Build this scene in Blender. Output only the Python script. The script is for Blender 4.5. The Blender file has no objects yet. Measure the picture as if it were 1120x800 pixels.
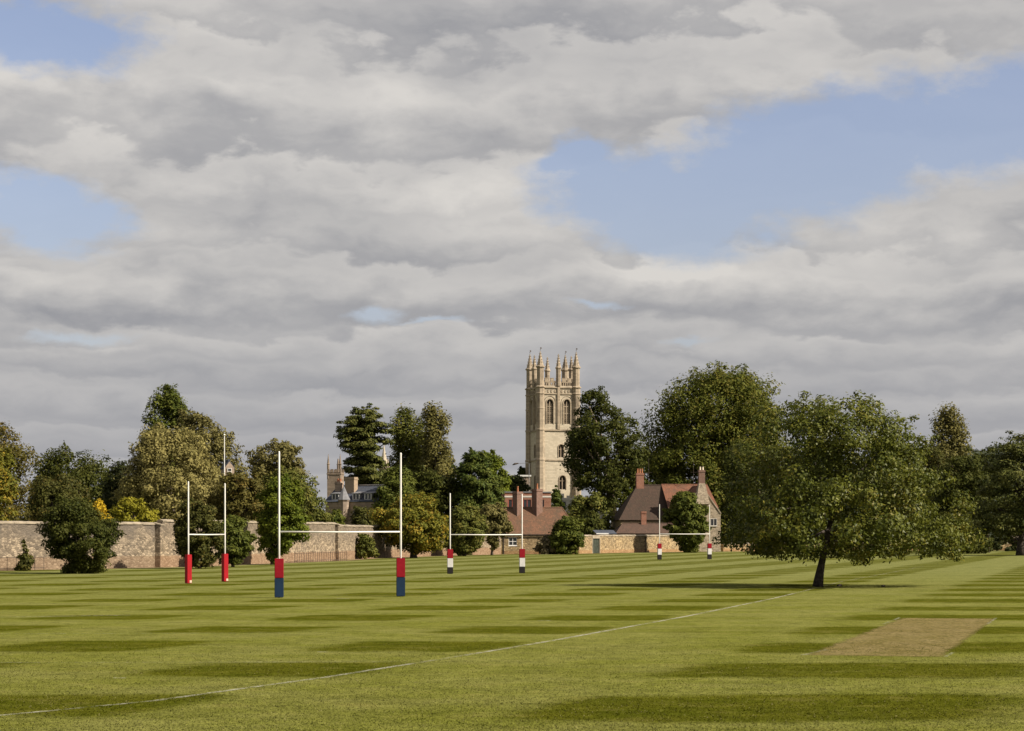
import bpy, bmesh, math, random
import numpy as np
from mathutils import Vector, Matrix
from mathutils.geometry import tessellate_polygon

SC = bpy.context.scene
COL = SC.collection
F, HY, CX, EYE = 2400.0, 585.0, 560.0, 2.85      # focal length in photo pixels, horizon row, centre column, eye height
R = math.radians

# ------------------------------------------------------------------ basics
def X_(px, Y): return (px - CX) * Y / F
def Z_(py, Y): return EYE + (HY - py) * Y / F
def tag(o, label=None, cat=None, group=None, kind=None):
    if label: o['label'] = label
    if cat: o['category'] = cat
    if group: o['group'] = group
    if kind: o['kind'] = kind
    return o
def thing(name, loc, label, cat, group=None, rz=0.0):
    o = bpy.data.objects.new(name, None); COL.objects.link(o)
    o.empty_display_size = 0.3
    o.location = loc; o.rotation_euler = (0, 0, rz)
    return tag(o, label, cat, group)
def obj(name, bm, mats, parent=None, smooth=False, label=None):
    me = bpy.data.meshes.new(name); bm.to_mesh(me); bm.free()
    if not isinstance(mats, (list, tuple)): mats = [mats]
    for m in mats: me.materials.append(m)
    if smooth:
        me.polygons.foreach_set('use_smooth', [True] * len(me.polygons))
    o = bpy.data.objects.new(name, me); COL.objects.link(o)
    if parent is not None: o.parent = parent
    if label: o['label'] = label
    return o
def NB(): return bmesh.new()
def box(bm, x0, x1, y0, y1, z0, z1, mi=0, bev=0.0):
    v = [bm.verts.new((x, y, z)) for z in (z0, z1) for y in (y0, y1) for x in (x0, x1)]
    fs = [bm.faces.new([v[i] for i in q]) for q in ((0,2,3,1),(4,5,7,6),(0,1,5,4),(2,6,7,3),(0,4,6,2),(1,3,7,5))]
    for f in fs: f.material_index = mi
    if bev:
        es = list({e for f in fs for e in f.edges})
        bmesh.ops.bevel(bm, geom=es, offset=bev, segments=2, affect='EDGES')
    return bm
def poly(bm, pts, mi=0):
    f = bm.faces.new([bm.verts.new(p) for p in pts]); f.material_index = mi
    return f
def slab(bm, pts, th, mi=0):
    """planar polygon pts thickened downwards along its normal"""
    p = [Vector(q) for q in pts]
    n = (p[1] - p[0]).cross(p[2] - p[0]).normalized()
    a = [bm.verts.new(q) for q in p]; b = [bm.verts.new(q - n * th) for q in p]
    k = len(p)
    bm.faces.new(a).material_index = mi; bm.faces.new(b[::-1]).material_index = mi
    for i in range(k):
        bm.faces.new([a[i], b[i], b[(i+1) % k], a[(i+1) % k]]).material_index = mi
def ring_pts(c, r, n, ax, rot=0.0):
    ax = Vector(ax).normalized()
    t = ax.orthogonal().normalized() if abs(ax.z) < 0.95 else Vector((1, 0, 0))
    t = (t - ax * t.dot(ax)).normalized(); b = ax.cross(t)
    return [Vector(c) + (t * math.cos(rot + 2*math.pi*i/n) + b * math.sin(rot + 2*math.pi*i/n)) * r for i in range(n)]
def tube(bm, pts, radii, n=8, mi=0, rot=0.0, caps=True):
    pts = [Vector(p) for p in pts]; rings = []
    for i, p in enumerate(pts):
        ax = (pts[min(i+1, len(pts)-1)] - pts[max(i-1, 0)])
        rings.append([bm.verts.new(q) for q in ring_pts(p, max(radii[i], 1e-4), n, ax, rot)])
    for a, b in zip(rings[:-1], rings[1:]):
        for i in range(n):
            bm.faces.new([a[i], a[(i+1) % n], b[(i+1) % n], b[i]]).material_index = mi
    if caps:
        bm.faces.new(rings[0][::-1]).material_index = mi; bm.faces.new(rings[-1]).material_index = mi
    return bm
def lathe(bm, cx, cy, prof, n=8, rot=0.0, mi=0):
    tube(bm, [(cx, cy, z) for r, z in prof], [r for r, z in prof], n, mi, rot)
def arch(cx, z0, w, h, n=6, pointed=True):
    """outline of an arched opening (x,z), anticlockwise seen from -y"""
    r = w / 2
    if pointed: rise = w * 0.62
    else: rise = r
    zs = z0 + h - rise
    p = [(cx - r, z0), (cx + r, z0)]
    for i in range(n + 1):
        t = i / n
        p.append((cx + r * (math.cos(t*math.pi/2)**0.85), zs + rise * math.sin(t * math.pi / 2)))
    for i in range(1, n + 1):
        t = 1 - i / n
        p.append((cx - r * (math.cos(t*math.pi/2)**0.85), zs + rise * math.sin(t * math.pi / 2)))
    return p
def rect(x0, x1, z0, z1): return [(x0, z0), (x1, z0), (x1, z1), (x0, z1)]
def wall_panel(bm, outer, holes, xf, th=0.4, mi=0):
    """flat wall (local x,z) with openings and reveals; xf maps (x, depth, z) to 3D"""
    loops = [[Vector((x, z, 0)) for x, z in outer]] + [[Vector((x, z, 0)) for x, z in h] for h in holes]
    flat = [p for l in loops for p in l]
    v = [bm.verts.new(xf(p.x, 0, p.y)) for p in flat]
    for t in tessellate_polygon(loops):
        try: f = bm.faces.new([v[i] for i in t]); f.material_index = mi
        except ValueError: pass
    for h in holes:
        a = [bm.verts.new(xf(x, 0, z)) for x, z in h]; b = [bm.verts.new(xf(x, th, z)) for x, z in h]
        k = len(h)
        for i in range(k):
            bm.faces.new([a[i], b[i], b[(i+1) % k], a[(i+1) % k]]).material_index = mi
def flat_panel(bm, outline, xf, d, mi=0):
    bm.faces.new([bm.verts.new(xf(x, d, z)) for x, z in outline]).material_index = mi
def band(bm, outline, xf, wd, d0, d1, closed=False, mi=0):
    """moulding following an outline: grows outward by wd, from depth d0 to d1"""
    P = [Vector((x, z)) for x, z in outline]; k = len(P)
    c = sum(P, Vector((0, 0))) / k
    O = []
    for i in range(k):
        a = P[(i-1) % k] if closed or i > 0 else P[i]; b = P[(i+1) % k] if closed or i < k-1 else P[i]
        t = (b - a).normalized(); n = Vector((t.y, -t.x))
        if n.dot(P[i] - c) < 0: n = -n
        O.append(P[i] + n * wd)
    rings = []
    for Q, d in ((P, d0), (P, d1), (O, d1), (O, d0)):
        rings.append([bm.verts.new(xf(q.x, d, q.y)) for q in Q])
    m = k if closed else k - 1
    for r in range(4):
        A, B = rings[r], rings[(r+1) % 4]
        for i in range(m):
            bm.faces.new([A[i], A[(i+1) % k], B[(i+1) % k], B[i]]).material_index = mi

# ------------------------------------------------------------------ node helpers
class S:
    """a socket with arithmetic"""
    nt = None
    def __init__(s, sock): s.s = sock
    def _m(s, op, *a, clamp=False):
        n = S.nt.nodes.new('ShaderNodeMath'); n.operation = op; n.use_clamp = clamp
        for i, v in enumerate((s,) + a):
            if isinstance(v, S): S.nt.links.new(v.s, n.inputs[i])
            else: n.inputs[i].default_value = v
        return S(n.outputs[0])
    def __add__(s, o): return s._m('ADD', o)
    __radd__ = __add__
    def __sub__(s, o): return s._m('SUBTRACT', o)
    def __rsub__(s, o): return (s * -1.0) + o
    def __mul__(s, o): return s._m('MULTIPLY', o)
    __rmul__ = __mul__
    def __truediv__(s, o): return s._m('DIVIDE', o)
    def max(s, o): return s._m('MAXIMUM', o)
    def min(s, o): return s._m('MINIMUM', o)
    def pow(s, o): return s._m('POWER', o)
    def sin(s): return s._m('SINE')
    def sqrt(s): return s._m('SQRT')
    def exp(s): return s._m('EXPONENT')
    def clamp(s): return s._m('ADD', 0.0, clamp=True)
    def gt(s, o): return s._m('GREATER_THAN', o)
    def ss(s, a, b):
        n = S.nt.nodes.new('ShaderNodeMapRange'); n.interpolation_type = 'SMOOTHSTEP'
        S.nt.links.new(s.s, n.inputs[0]); n.inputs[1].default_value = a; n.inputs[2].default_value = b
        return S(n.outputs[0])
def link(a, b): S.nt.links.new(a.s if isinstance(a, S) else a, b)
def comb(x, y, z):
    n = S.nt.nodes.new('ShaderNodeCombineXYZ')
    for i, v in enumerate((x, y, z)):
        if isinstance(v, S): link(v, n.inputs[i])
        else: n.inputs[i].default_value = v
    return n.outputs[0]
def sep(sock):
    n = S.nt.nodes.new('ShaderNodeSeparateXYZ'); S.nt.links.new(sock, n.inputs[0])
    return S(n.outputs[0]), S(n.outputs[1]), S(n.outputs[2])
def noise(vec, scale=1.0, detail=4.0, rough=0.55, dist=0.0, out=0):
    n = S.nt.nodes.new('ShaderNodeTexNoise'); n.inputs['Scale'].default_value = scale
    n.inputs['Detail'].default_value = detail; n.inputs['Roughness'].default_value = rough
    n.inputs['Distortion'].default_value = dist
    if vec is not None: S.nt.links.new(vec, n.inputs['Vector'])
    return S(n.outputs[out])
def voro(vec, scale=1.0, feature='F1', out='Color', rnd=1.0):
    n = S.nt.nodes.new('ShaderNodeTexVoronoi'); n.feature = feature; n.inputs['Scale'].default_value = scale
    n.inputs['Randomness'].default_value = rnd
    S.nt.links.new(vec, n.inputs['Vector']); return n.outputs[out]
def coords(kind='Object'):
    return S.nt.nodes.new('ShaderNodeTexCoord').outputs[kind]
def mixc(f, a, b, mode='MIX'):
    n = S.nt.nodes.new('ShaderNodeMix'); n.data_type = 'RGBA'; n.blend_type = mode
    if isinstance(f, S): link(f, n.inputs[0])
    else: n.inputs[0].default_value = f
    for i, v in ((6, a), (7, b)):
        if isinstance(v, (tuple, list)): n.inputs[i].default_value = (*v[:3], 1)
        else: link(v, n.inputs[i])
    return S(n.outputs[2])
def grey(v):
    return S(comb(v, v, v))
def new_mat(name):
    m = bpy.data.materials.new(name); m.use_nodes = True
    S.nt = m.node_tree; b = m.node_tree.nodes['Principled BSDF']
    b.inputs['Specular IOR Level'].default_value = 0.25; b.inputs['Roughness'].default_value = 0.8
    return m, b
def bump(b, h, strength, dist):
    n = S.nt.nodes.new('ShaderNodeBump'); n.inputs['Strength'].default_value = strength
    n.inputs['Distance'].default_value = dist; link(h, n.inputs['Height']); link(n.outputs[0], b.inputs['Normal'])
def simple(name, col, var=0.12, scale=3.0, rough=0.8, spec=0.25, metal=0.0):
    m, b = new_mat(name); P = coords()
    n = noise(P, scale, 5)
    link(mixc(n.ss(0.3, 0.7), tuple(c*(1-var) for c in col), tuple(min(1, c*(1+var)) for c in col)), b.inputs['Base Color'])
    b.inputs['Roughness'].default_value = rough; b.inputs['Specular IOR Level'].default_value = spec; b.inputs['Metallic'].default_value = metal
    bump(b, n, 0.15, 0.02)
    return m

def stone_mat(name, light, dark, grey_c, cell=(3.2, 3.2, 6.2), stain=0.5, base_c=None, base_h=0.9, bstr=0.6):
    """coursed rubble: voronoi stones, mortar, blotchy lichen and a redder course at the foot"""
    m, b = new_mat(name); P = coords()
    x, y, z = sep(P)
    w = noise(P, 1.3, 3) - 0.5
    V = comb(x * cell[0] + w * 0.5, y * cell[1] + w * 0.5, z * cell[2] + w * 0.6)
    cr, cg, cb = sep(voro(V, 1.0))
    edge = S(voro(V, 1.0, 'DISTANCE_TO_EDGE', 'Distance')).ss(0.02, 0.16)
    c = mixc(cr, dark, light)
    c = mixc((cg.gt(0.68)) * 0.6, c, tuple(min(1, v * 1.3) for v in light))
    c = mixc((cb.gt(0.76)) * 0.7, c, tuple(v * 0.5 for v in dark))
    c = mixc((1.0 - edge) * 0.55, c, tuple(v * 0.62 for v in dark))
    st = noise(comb(x * 0.35, y * 0.35, z * 0.5), 1.0, 6, 0.62)
    streak = noise(comb(x * 1.6, y * 1.6, z * 0.22), 1.0, 4, 0.6)
    top = z.ss(1.2, 3.6) * 0.35
    c = mixc(((st + top).ss(0.45, 0.85)) * stain + streak.ss(0.58, 0.75) * 0.3 * stain, c, grey_c)
    if base_c:
        n2 = noise(P, 1.2, 4)
        c = mixc((z + (n2 - 0.5) * 0.25).ss(base_h + 0.06, base_h - 0.06) * 0.6, c, base_c)
    link(c, b.inputs['Base Color']); b.inputs['Roughness'].default_value = 0.95
    bump(b, edge * 0.7 + noise(P, 14, 4) * 0.5, bstr, 0.06)
    return m
def ashlar_mat(name, col, var=0.16, warm=(1, 1, 1), soot=(0.13, 0.11, 0.095), soot_amt=0.6, ch=0.35):
    m, b = new_mat(name); P = coords(); x, y, z = sep(P)
    br = S.nt.nodes.new('ShaderNodeTexBrick'); link(comb(x + y * 0.93, z, 0.0), br.inputs['Vector'])
    br.inputs['Scale'].default_value = 1.0; br.inputs['Brick Width'].default_value = 0.75; br.inputs['Row Height'].default_value = ch
    br.inputs['Mortar Size'].default_value = 0.012
    br.inputs['Color1'].default_value = (*[c*(1-var) for c in col], 1); br.inputs['Color2'].default_value = (*[min(1, c*(1+var)) for c in col], 1)
    br.inputs['Mortar'].default_value = (*[c*0.7 for c in col], 1)
    n = noise(comb(x * 0.5, y * 0.5, z * 0.25), 1.0, 7, 0.65)
    streak = noise(comb(x * 2.2, y * 2.2, z * 0.16), 1.0, 4, 0.6)
    c = mixc(n.ss(0.48, 0.72) * soot_amt + streak.ss(0.54, 0.7) * 0.35 * soot_amt, S(br.outputs['Color']), soot)
    link(c, b.inputs['Base Color']); b.inputs['Roughness'].default_value = 0.9
    bump(b, noise(P, 6, 5), 0.3, 0.04)
    return m
def brick_mat(name, c1, c2, mort=(0.21, 0.18, 0.15)):
    m, b = new_mat(name); P = coords(); x, y, z = sep(P)
    br = S.nt.nodes.new('ShaderNodeTexBrick'); link(comb(x + y, z, 0.0), br.inputs['Vector'])
    br.inputs['Scale'].default_value = 1.0; br.inputs['Brick Width'].default_value = 0.23; br.inputs['Row Height'].default_value = 0.075
    br.inputs['Mortar Size'].default_value = 0.008
    br.inputs['Color1'].default_value = (*c1, 1); br.inputs['Color2'].default_value = (*c2, 1); br.inputs['Mortar'].default_value = (*mort, 1)
    n = noise(P, 1.6, 5)
    link(mixc(n.ss(0.45, 0.75) * 0.5, S(br.outputs['Color']), tuple(c*0.45 for c in c1)), b.inputs['Base Color'])
    return m
def tile_mat(name, c1, c2, moss=(0.10, 0.085, 0.05), moss_amt=0.5, row=0.18):
    """clay tiles in courses that follow the slope height"""
    m, b = new_mat(name); P = coords(); x, y, z = sep(P)
    br = S.nt.nodes.new('ShaderNodeTexBrick'); link(comb(x + y * 0.31, z, 0.0), br.inputs['Vector'])
    br.inputs['Scale'].default_value = 1.0; br.inputs['Brick Width'].default_value = 0.26; br.inputs['Row Height'].default_value = row
    br.inputs['Mortar Size'].default_value = 0.014
    br.inputs['Color1'].default_value = (*c1, 1); br.inputs['Color2'].default_value = (*c2, 1); br.inputs['Mortar'].default_value = (*[c*0.5 for c in c1], 1)
    n = noise(P, 0.9, 7, 0.65); n2 = noise(P, 4.0, 4, 0.6)
    c = mixc((n * 0.7 + n2 * 0.3).ss(0.42, 0.68) * moss_amt, S(br.outputs['Color']), moss)
    link(c, b.inputs['Base Color']); b.inputs['Roughness'].default_value = 0.9
    bump(b, S(br.outputs['Fac']) * -0.6 + n2, 0.5, 0.05)
    return m
def leaf_mat(name, c1, c2, c3=None, amt3=0.0, transl=0.3, rough=0.6, spec=0.08, nscale=0.55):
    """leaf colour: differs from leaf to leaf, and from branch to branch as the season turns it"""
    sat = lambda c: None if c is None else (c[0] * 1.12, c[1] * 1.12, c[2] * 0.80)
    if name != 'variegated_leaf': c1, c2, c3 = sat(c1), sat(c2), sat(c3)
    m, b = new_mat(name); P = coords()
    g = S.nt.nodes.new('ShaderNodeNewGeometry'); rnd = S(g.outputs['Random Per Island'])
    n = noise(P, nscale, 4, 0.6)
    f = (rnd * 0.65 + n.ss(0.32, 0.68) * 0.5 - 0.08).clamp()
    c = mixc(f, c1, c2)
    if c3:
        n3 = noise(P, nscale * 0.8, 3, 0.6)
        x, y, z = sep(P)
        c = mixc(((n3 + rnd * 0.35 - 0.17).ss(0.62 - amt3 * 0.3, 0.72 - amt3 * 0.25)) * min(1, amt3 + 0.45), c, c3)
    link(c, b.inputs['Base Color']); b.inputs['Roughness'].default_value = rough; b.inputs['Specular IOR Level'].default_value = spec
    t = S.nt.nodes.new('ShaderNodeBsdfTranslucent'); link(c, t.inputs[0])
    ms = S.nt.nodes.new('ShaderNodeMixShader'); ms.inputs[0].default_value = transl
    link(b.outputs[0], ms.inputs[1]); link(t.outputs[0], ms.inputs[2])
    link(ms.outputs[0], S.nt.nodes['Material Output'].inputs[0])
    return m

# ------------------------------------------------------------------ camera, light, sky
cam = bpy.data.cameras.new('camera'); co = bpy.data.objects.new('camera', cam); COL.objects.link(co)
co.location = (0, 0, EYE); co.rotation_euler = (R(90), 0, 0)
cam.sensor_width = 36; cam.sensor_fit = 'HORIZONTAL'; cam.lens = F / 1120 * 36
cam.shift_y = (HY - 400) / 1120; cam.clip_end = 20000
SC.camera = co
sun_to = Vector((0.925 * math.cos(R(38)), -0.38 * math.cos(R(38)), math.sin(R(38)))).normalized()
sl = bpy.data.lights.new('sun', 'SUN'); sl.energy = 5.0; sl.angle = R(0.6); sl.color = (1.0, 0.905, 0.77)
so = bpy.data.objects.new('sun', sl); COL.objects.link(so); so.location = (60, -60, 80)
so.rotation_euler = sun_to.to_track_quat('Z', 'Y').to_euler()
SC.view_settings.view_transform = 'Standard'; SC.view_settings.look = 'None'
SC.view_settings.exposure = 0.90; SC.view_settings.gamma = 1.0

W = bpy.data.worlds.new('World'); SC.world = W; W.use_nodes = True
S.nt = W.node_tree
bg = W.node_tree.nodes['Background']
SKY_STR = 0.05
bg.inputs['Strength'].default_value = SKY_STR
sky = W.node_tree.nodes.new('ShaderNodeTexSky'); sky.sky_type = 'NISHITA'; sky.sun_disc = False
sky.sun_elevation = R(38); sky.sun_rotation = math.atan2(sun_to.x, sun_to.y)
sky.air_density = 1.0; sky.dust_density = 2.0; sky.ozone_density = 2.0
dx, dy, dz = sep(coords('Generated'))
AZ = dx._m('ARCTAN2', dy) * 24.0                                   # hundreds of photo pixels round the horizon
EL = dz._m('ARCSINE') * 24.0                                       # ... and above it
def cpx(px, py): return 24 * math.atan((px - CX) / F), 24 * math.atan((HY - py) / F)
wv = S.nt.nodes.new('ShaderNodeTexNoise'); link(comb(AZ * 0.7, EL * 1.3, 3.1), wv.inputs['Vector'])
wv.inputs['Scale'].default_value = 1.0; wv.inputs['Detail'].default_value = 6; wv.inputs['Roughness'].default_value = 0.58
wr, wg, wb = sep(wv.outputs['Color'])
fine = noise(comb(AZ * 2.1, EL * 3.6, 8.0), 1.0, 8, 0.62)
A1 = AZ + (wr - 0.5) * 1.5; E1 = EL + (wg - 0.5) * 0.75
HOLES = [(40, 52, 125, 46, 0), (45, 235, 105, 52, 12), (735, 222, 165, 66, 8), (900, 172, 250, 84, -14), (1090, 140, 170, 70, -10),
         (85, 373, 75, 11, 0), (405, 346, 52, 13, -8), (765, 379, 36, 8, 0), (470, 352, 70, 6, 0), (635, 168, 60, 30, 0), (650, 330, 40, 6, 0)]
def holef(a, e):
    f = None
    for px, py, rx, ry, rot in HOLES:
        cx, cy = cpx(px, py); c, s = math.cos(R(-rot)), math.sin(R(-rot))
        ux = ((a - cx) * c + (e - cy) * s) / (rx / 100); uy = ((e - cy) * c - (a - cx) * s) / (ry / 100)
        q = 1.0 - (ux * ux + uy * uy).sqrt()
        if ry < 20: q = q * 0.62 - 0.08
        f = q if f is None else f.max(q)
    return f
out = ((EL - 6.4).max(AZ._m('ABSOLUTE') - 6.3)).ss(0.0, 1.5)       # beyond the modelled banks: scattered cloud of its own
other = (noise(comb(AZ * 0.22, EL * 0.5, 1.7), 1.0, 5, 0.55) - 0.55) * 6.0
h0 = holef(A1, E1)
h1 = h0 + (fine - 0.5) * 0.8
hole = (h1 * (1.0 - out) + other * out).ss(-0.10, 0.50)
hup = holef(A1 + 0.06, E1 + 0.17)
rim = (hup - h0).ss(0.0, 0.45) * h1.ss(-0.75, -0.02)               # cloud tops that meet open sky
A2 = AZ + (wr - 0.5) * 0.55 + (wb - 0.5) * 0.25; E2 = EL + (wg - 0.5) * 0.22
# stratocumulus seen from the side: rows of banks, each with a lit crest and a shaded base, closer together towards the horizon
nb = noise(comb(AZ * 0.24, EL * 0.30, 11.0), 1.0, 3, 0.5)
nc = noise(comb(A2 * 0.95, E2 * 2.1, 5.0), 1.0, 5, 0.5)
nd = noise(comb(A2 * 2.2, E2 * 4.2, 9.0), 1.0, 6, 0.56)
n1 = noise(comb(A2 * 0.34, E2 * 1.0, 0.0), 1.0, 4, 0.5)
def banks(k, off, wlow, wmid, wfine, crest):
    T = (E2.max(-0.4) + 0.7)._m('LOGARITHM', math.e) * k + (nb - 0.5) * wlow + (nc - 0.5) * wmid + (nd - 0.5) * wfine + off
    f = T._m('FRACT')
    return f.ss(-0.05, 0.80) * f.ss(1.0, crest)
amp = noise(comb(AZ * 0.5, EL * 0.8, 21.0), 1.0, 3, 0.5).ss(0.32, 0.66)
b1 = banks(4.3, 0.224, 2.1, 1.05, 0.55, 0.83); b2 = banks(6.6, 0.5, 3.0, 1.35, 0.7, 0.78)
br = (b1 - 0.5) * (amp * 0.25 + 0.07) + (b2 - 0.5) * ((1.0 - amp) * 0.13 + 0.03) + (n1 - 0.5) * 0.40 + (nc - 0.5) * 0.17 + (nd - 0.5) * 0.10 + rim * 0.13
BL = [(90, 128, 110, 30, .17), (290, 112, 70, 28, .13), (425, 108, 50, 24, .15), (570, 232, 100, 32, .16), (735, 297, 45, 10, .42),
      (420, 230, 90, 24, .06), (200, 270, 120, 16, .07), (860, 92, 90, 16, .10), (240, 20, 90, 25, .09), (30, 320, 50, 16, .12), (850, 300, 120, 22, .06), (1000, 270, 110, 30, .06),
      (520, 165, 140, 14, .05), (90, 185, 150, 14, -.10), (480, 84, 220, 14, -.09), (330, 190, 200, 13, -.07), (230, 305, 170, 13, -.10),
      (110, 352, 170, 12, -.13), (680, 45, 260, 26, -.06), (1060, 345, 110, 22, -.05), (500, 490, 700, 45, -.04), (830, 330, 150, 14, -.03)]
for px, py, rx, ry, amp in BL:
    cx, cy = cpx(px, py)
    ux = (A1 - cx) / (rx / 100); uy = (E1 - cy) / (ry / 100)
    br = br + ((ux * ux + uy * uy) * -1.0).exp() * amp
lvl = br * (EL.ss(0.0, 2.6) * 0.26 + 0.42) + 0.374 + EL.ss(0.3, 5.0) * 0.06
lvl = lvl.max(0.16).min(0.72)
t = ((lvl - 0.2) / 0.42).clamp()
cl = mixc(t, (0.262, 0.266, 0.288), (0.66, 0.632, 0.595))
cl = mixc(EL.ss(3.0, 0.6) * 0.45, cl, (0.345, 0.352, 0.388))
CK = 0.565 / SKY_STR
clm = S.nt.nodes.new('ShaderNodeVectorMath'); clm.operation = 'SCALE'; link(cl, clm.inputs[0]); clm.inputs['Scale'].default_value = CK
skm = S.nt.nodes.new('ShaderNodeVectorMath'); skm.operation = 'MULTIPLY'; link(sky.outputs[0], skm.inputs[0]); skm.inputs[1].default_value = (1.74, 1.47, 1.50)
veil = (1.0 - hole) * 0.97 + 0.0
link(mixc(veil.max(0.06), S(skm.outputs[0]), S(clm.outputs[0])), bg.inputs[0])
W.cycles.sampling_method = 'MANUAL'; W.cycles.sample_map_resolution = 512

# ------------------------------------------------------------------ materials
def lawn_material(blade=False):
    m, b = new_mat('grass_blade' if blade else 'mown_lawn'); P = coords(); x, y, z = sep(P)
    wob = noise(P, 0.35, 4, 0.6) - 0.5; wob2 = noise(P, 1.7, 4, 0.6) - 0.5
    u = x - y * 0.28 + wob * 0.9 + wob2 * 0.5
    v = y + x * 0.03 + wob * 1.1 + wob2 * 0.7 + (noise(P, 0.05, 2) - 0.5) * 4.0
    tau = 2 * math.pi
    a = ((u + 18.0) * (tau / 8.6) + math.pi / 2).sin().ss(-0.45, 0.4)
    c = ((u + 5.7) * (tau / 14.3) + math.pi / 2).sin().ss(-0.5, 0.4)
    left = u.ss(-12.3, -12.5)
    colm = a * left + c * (1.0 - left)
    row = ((v - 36.4) * (tau / 9.75) + math.pi / 2).sin().ss(-0.5, 0.5)
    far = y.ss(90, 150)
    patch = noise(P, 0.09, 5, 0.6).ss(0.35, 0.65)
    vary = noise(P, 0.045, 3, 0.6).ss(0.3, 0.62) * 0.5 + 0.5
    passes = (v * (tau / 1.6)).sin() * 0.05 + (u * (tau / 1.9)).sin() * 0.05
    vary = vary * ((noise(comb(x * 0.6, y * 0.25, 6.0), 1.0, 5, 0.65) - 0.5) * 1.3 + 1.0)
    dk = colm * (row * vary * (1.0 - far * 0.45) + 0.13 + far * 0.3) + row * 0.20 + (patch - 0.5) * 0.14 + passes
    dk = dk.clamp()
    light = mixc(noise(P, 0.25, 5, 0.65).ss(0.3, 0.7), (0.104, 0.110, 0.019), (0.132, 0.132, 0.036))
    darkc = mixc(noise(P, 0.5, 4).ss(0.3, 0.7), (0.040, 0.046, 0.002), (0.056, 0.058, 0.003))
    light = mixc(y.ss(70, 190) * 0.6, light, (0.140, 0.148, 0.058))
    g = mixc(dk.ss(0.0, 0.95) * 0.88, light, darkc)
    # blades, tufts and dead straw, drawn out across the mower's direction
    f1 = noise(comb(x * 3.6, y * 2.4, 0.0), 1.0, 6, 0.75)
    f2 = noise(comb(x * 22.0, y * 5.0, 2.0), 1.0, 4, 0.75)
    f3 = noise(comb(x * 0.7, y * 0.8, 4.0), 1.0, 6, 0.7)
    f4 = noise(comb(x * 0.5, y * 0.7, 9.0), 1.0, 5, 0.65)
    k = (f1 - 0.5) * 1.7 + (f2 - 0.5) * 1.5 + (f3 - 0.5) * 0.9 + (f4 - 0.5) * 0.55 + 1.0
    g = mixc(1.0, g, grey(k.max(0.3)), 'MULTIPLY')
    g = mixc((f2 * 0.5 + f1 * 0.5).ss(0.54, 0.68) * 0.35, g, (0.185, 0.165, 0.058))
    g = mixc(f3.ss(0.52, 0.68) * 0.3, g, (0.142, 0.120, 0.040))
    link(g, b.inputs['Base Color']); b.inputs['Roughness'].default_value = 1.0; b.inputs['Specular IOR Level'].default_value = 0.0
    if blade:
        ge = S.nt.nodes.new('ShaderNodeNewGeometry'); rnd = S(ge.outputs['Random Per Island'])
        c2 = mixc(1.0, g, grey(rnd * 0.7 + 1.0), 'MULTIPLY'); c2 = mixc(rnd.gt(0.93) * 0.6, c2, (0.24, 0.21, 0.10))
        link(c2, b.inputs['Base Color'])
        t = S.nt.nodes.new('ShaderNodeBsdfTranslucent'); link(c2, t.inputs[0]); ms = S.nt.nodes.new('ShaderNodeMixShader'); ms.inputs[0].default_value = 0.45
        link(b.outputs[0], ms.inputs[1]); link(t.outputs[0], ms.inputs[2]); link(ms.outputs[0], S.nt.nodes['Material Output'].inputs[0])
    else: bump(b, f1 + f2 * 0.6, 0.5, 0.05)
    return m
def worn_line_mat(name, amt, wear=0.5):
    """old line marking: paint left on the grass in patches"""
    m, b = new_mat(name); P = coords(); x, y, z = sep(P)
    n = noise(comb(x * 5, y * 2, 0.0), 1.0, 5, 0.7); n2 = noise(P, 0.35, 3)
    al = ((n * 0.55 + n2 * 0.45).ss(wear - 0.12, wear + 0.14)) * amt
    link(mixc(n, (0.25, 0.24, 0.15), (0.43, 0.42, 0.34)), b.inputs['Base Color'])
    link(al, b.inputs['Alpha'])
    return m
M = {}
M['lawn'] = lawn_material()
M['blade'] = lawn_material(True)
M['line'] = worn_line_mat('worn_white_line', 0.66, 0.47)
M['faint'] = worn_line_mat('faint_white_line', 0.55, 0.52)
GP = lambda px, py: Vector(((px - CX) * EYE / (py - HY), EYE * F / (py - HY)))
def wicket_mat():
    m, b = new_mat('worn_cricket_strip'); P = coords(); x, y, z = sep(P)
    o, w, l = GP(877, 717), GP(1034, 719), GP(984, 676); w, l = w - o, l - o
    det = w.x * l.y - w.y * l.x
    px, py = x - o.x, y - o.y
    sw = (px * (l.y / det)) - (py * (l.x / det)); tl = (py * (w.x / det)) - (px * (w.y / det))
    n = noise(comb(x * 1.1, y * 0.5, 0), 1.0, 6, 0.65); f = noise(comb(x * 9, y * 2.6, 0), 1.0, 6, 0.75); rg = noise(comb(x * 3.0, y * 1.2, 3), 1.0, 5, 0.65)
    c = mixc(n.ss(0.3, 0.7), (0.132, 0.106, 0.038), (0.178, 0.140, 0.062))
    c = mixc(1.0, c, grey((f - 0.5) * 2.2 + 1.0), 'MULTIPLY')
    link(c, b.inputs['Base Color']); b.inputs['Roughness'].default_value = 1.0; b.inputs['Specular IOR Level'].default_value = 0.0
    bump(b, f, 0.4, 0.03)
    e = (sw.min(1.0 - sw) * 3.2).min(tl.min(1.0 - tl) * 24.0)          # metres in from the edge
    al = (e + (rg - 0.5) * 0.5).ss(0.0, 0.28) * (rg.ss(0.25, 0.55) * 0.35 + 0.50)
    link(al, b.inputs['Alpha'])
    return m
M['wicket'] = wicket_mat()
M['earth'] = simple('dry_earth', (0.15, 0.105, 0.055), 0.3, 1.5)
M['rubble'] = stone_mat('rubble_wall', (0.325, 0.255, 0.172), (0.165, 0.128, 0.086), (0.115, 0.095, 0.073), base_c=(0.20, 0.115, 0.062), base_h=1.0, stain=0.62)
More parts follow.
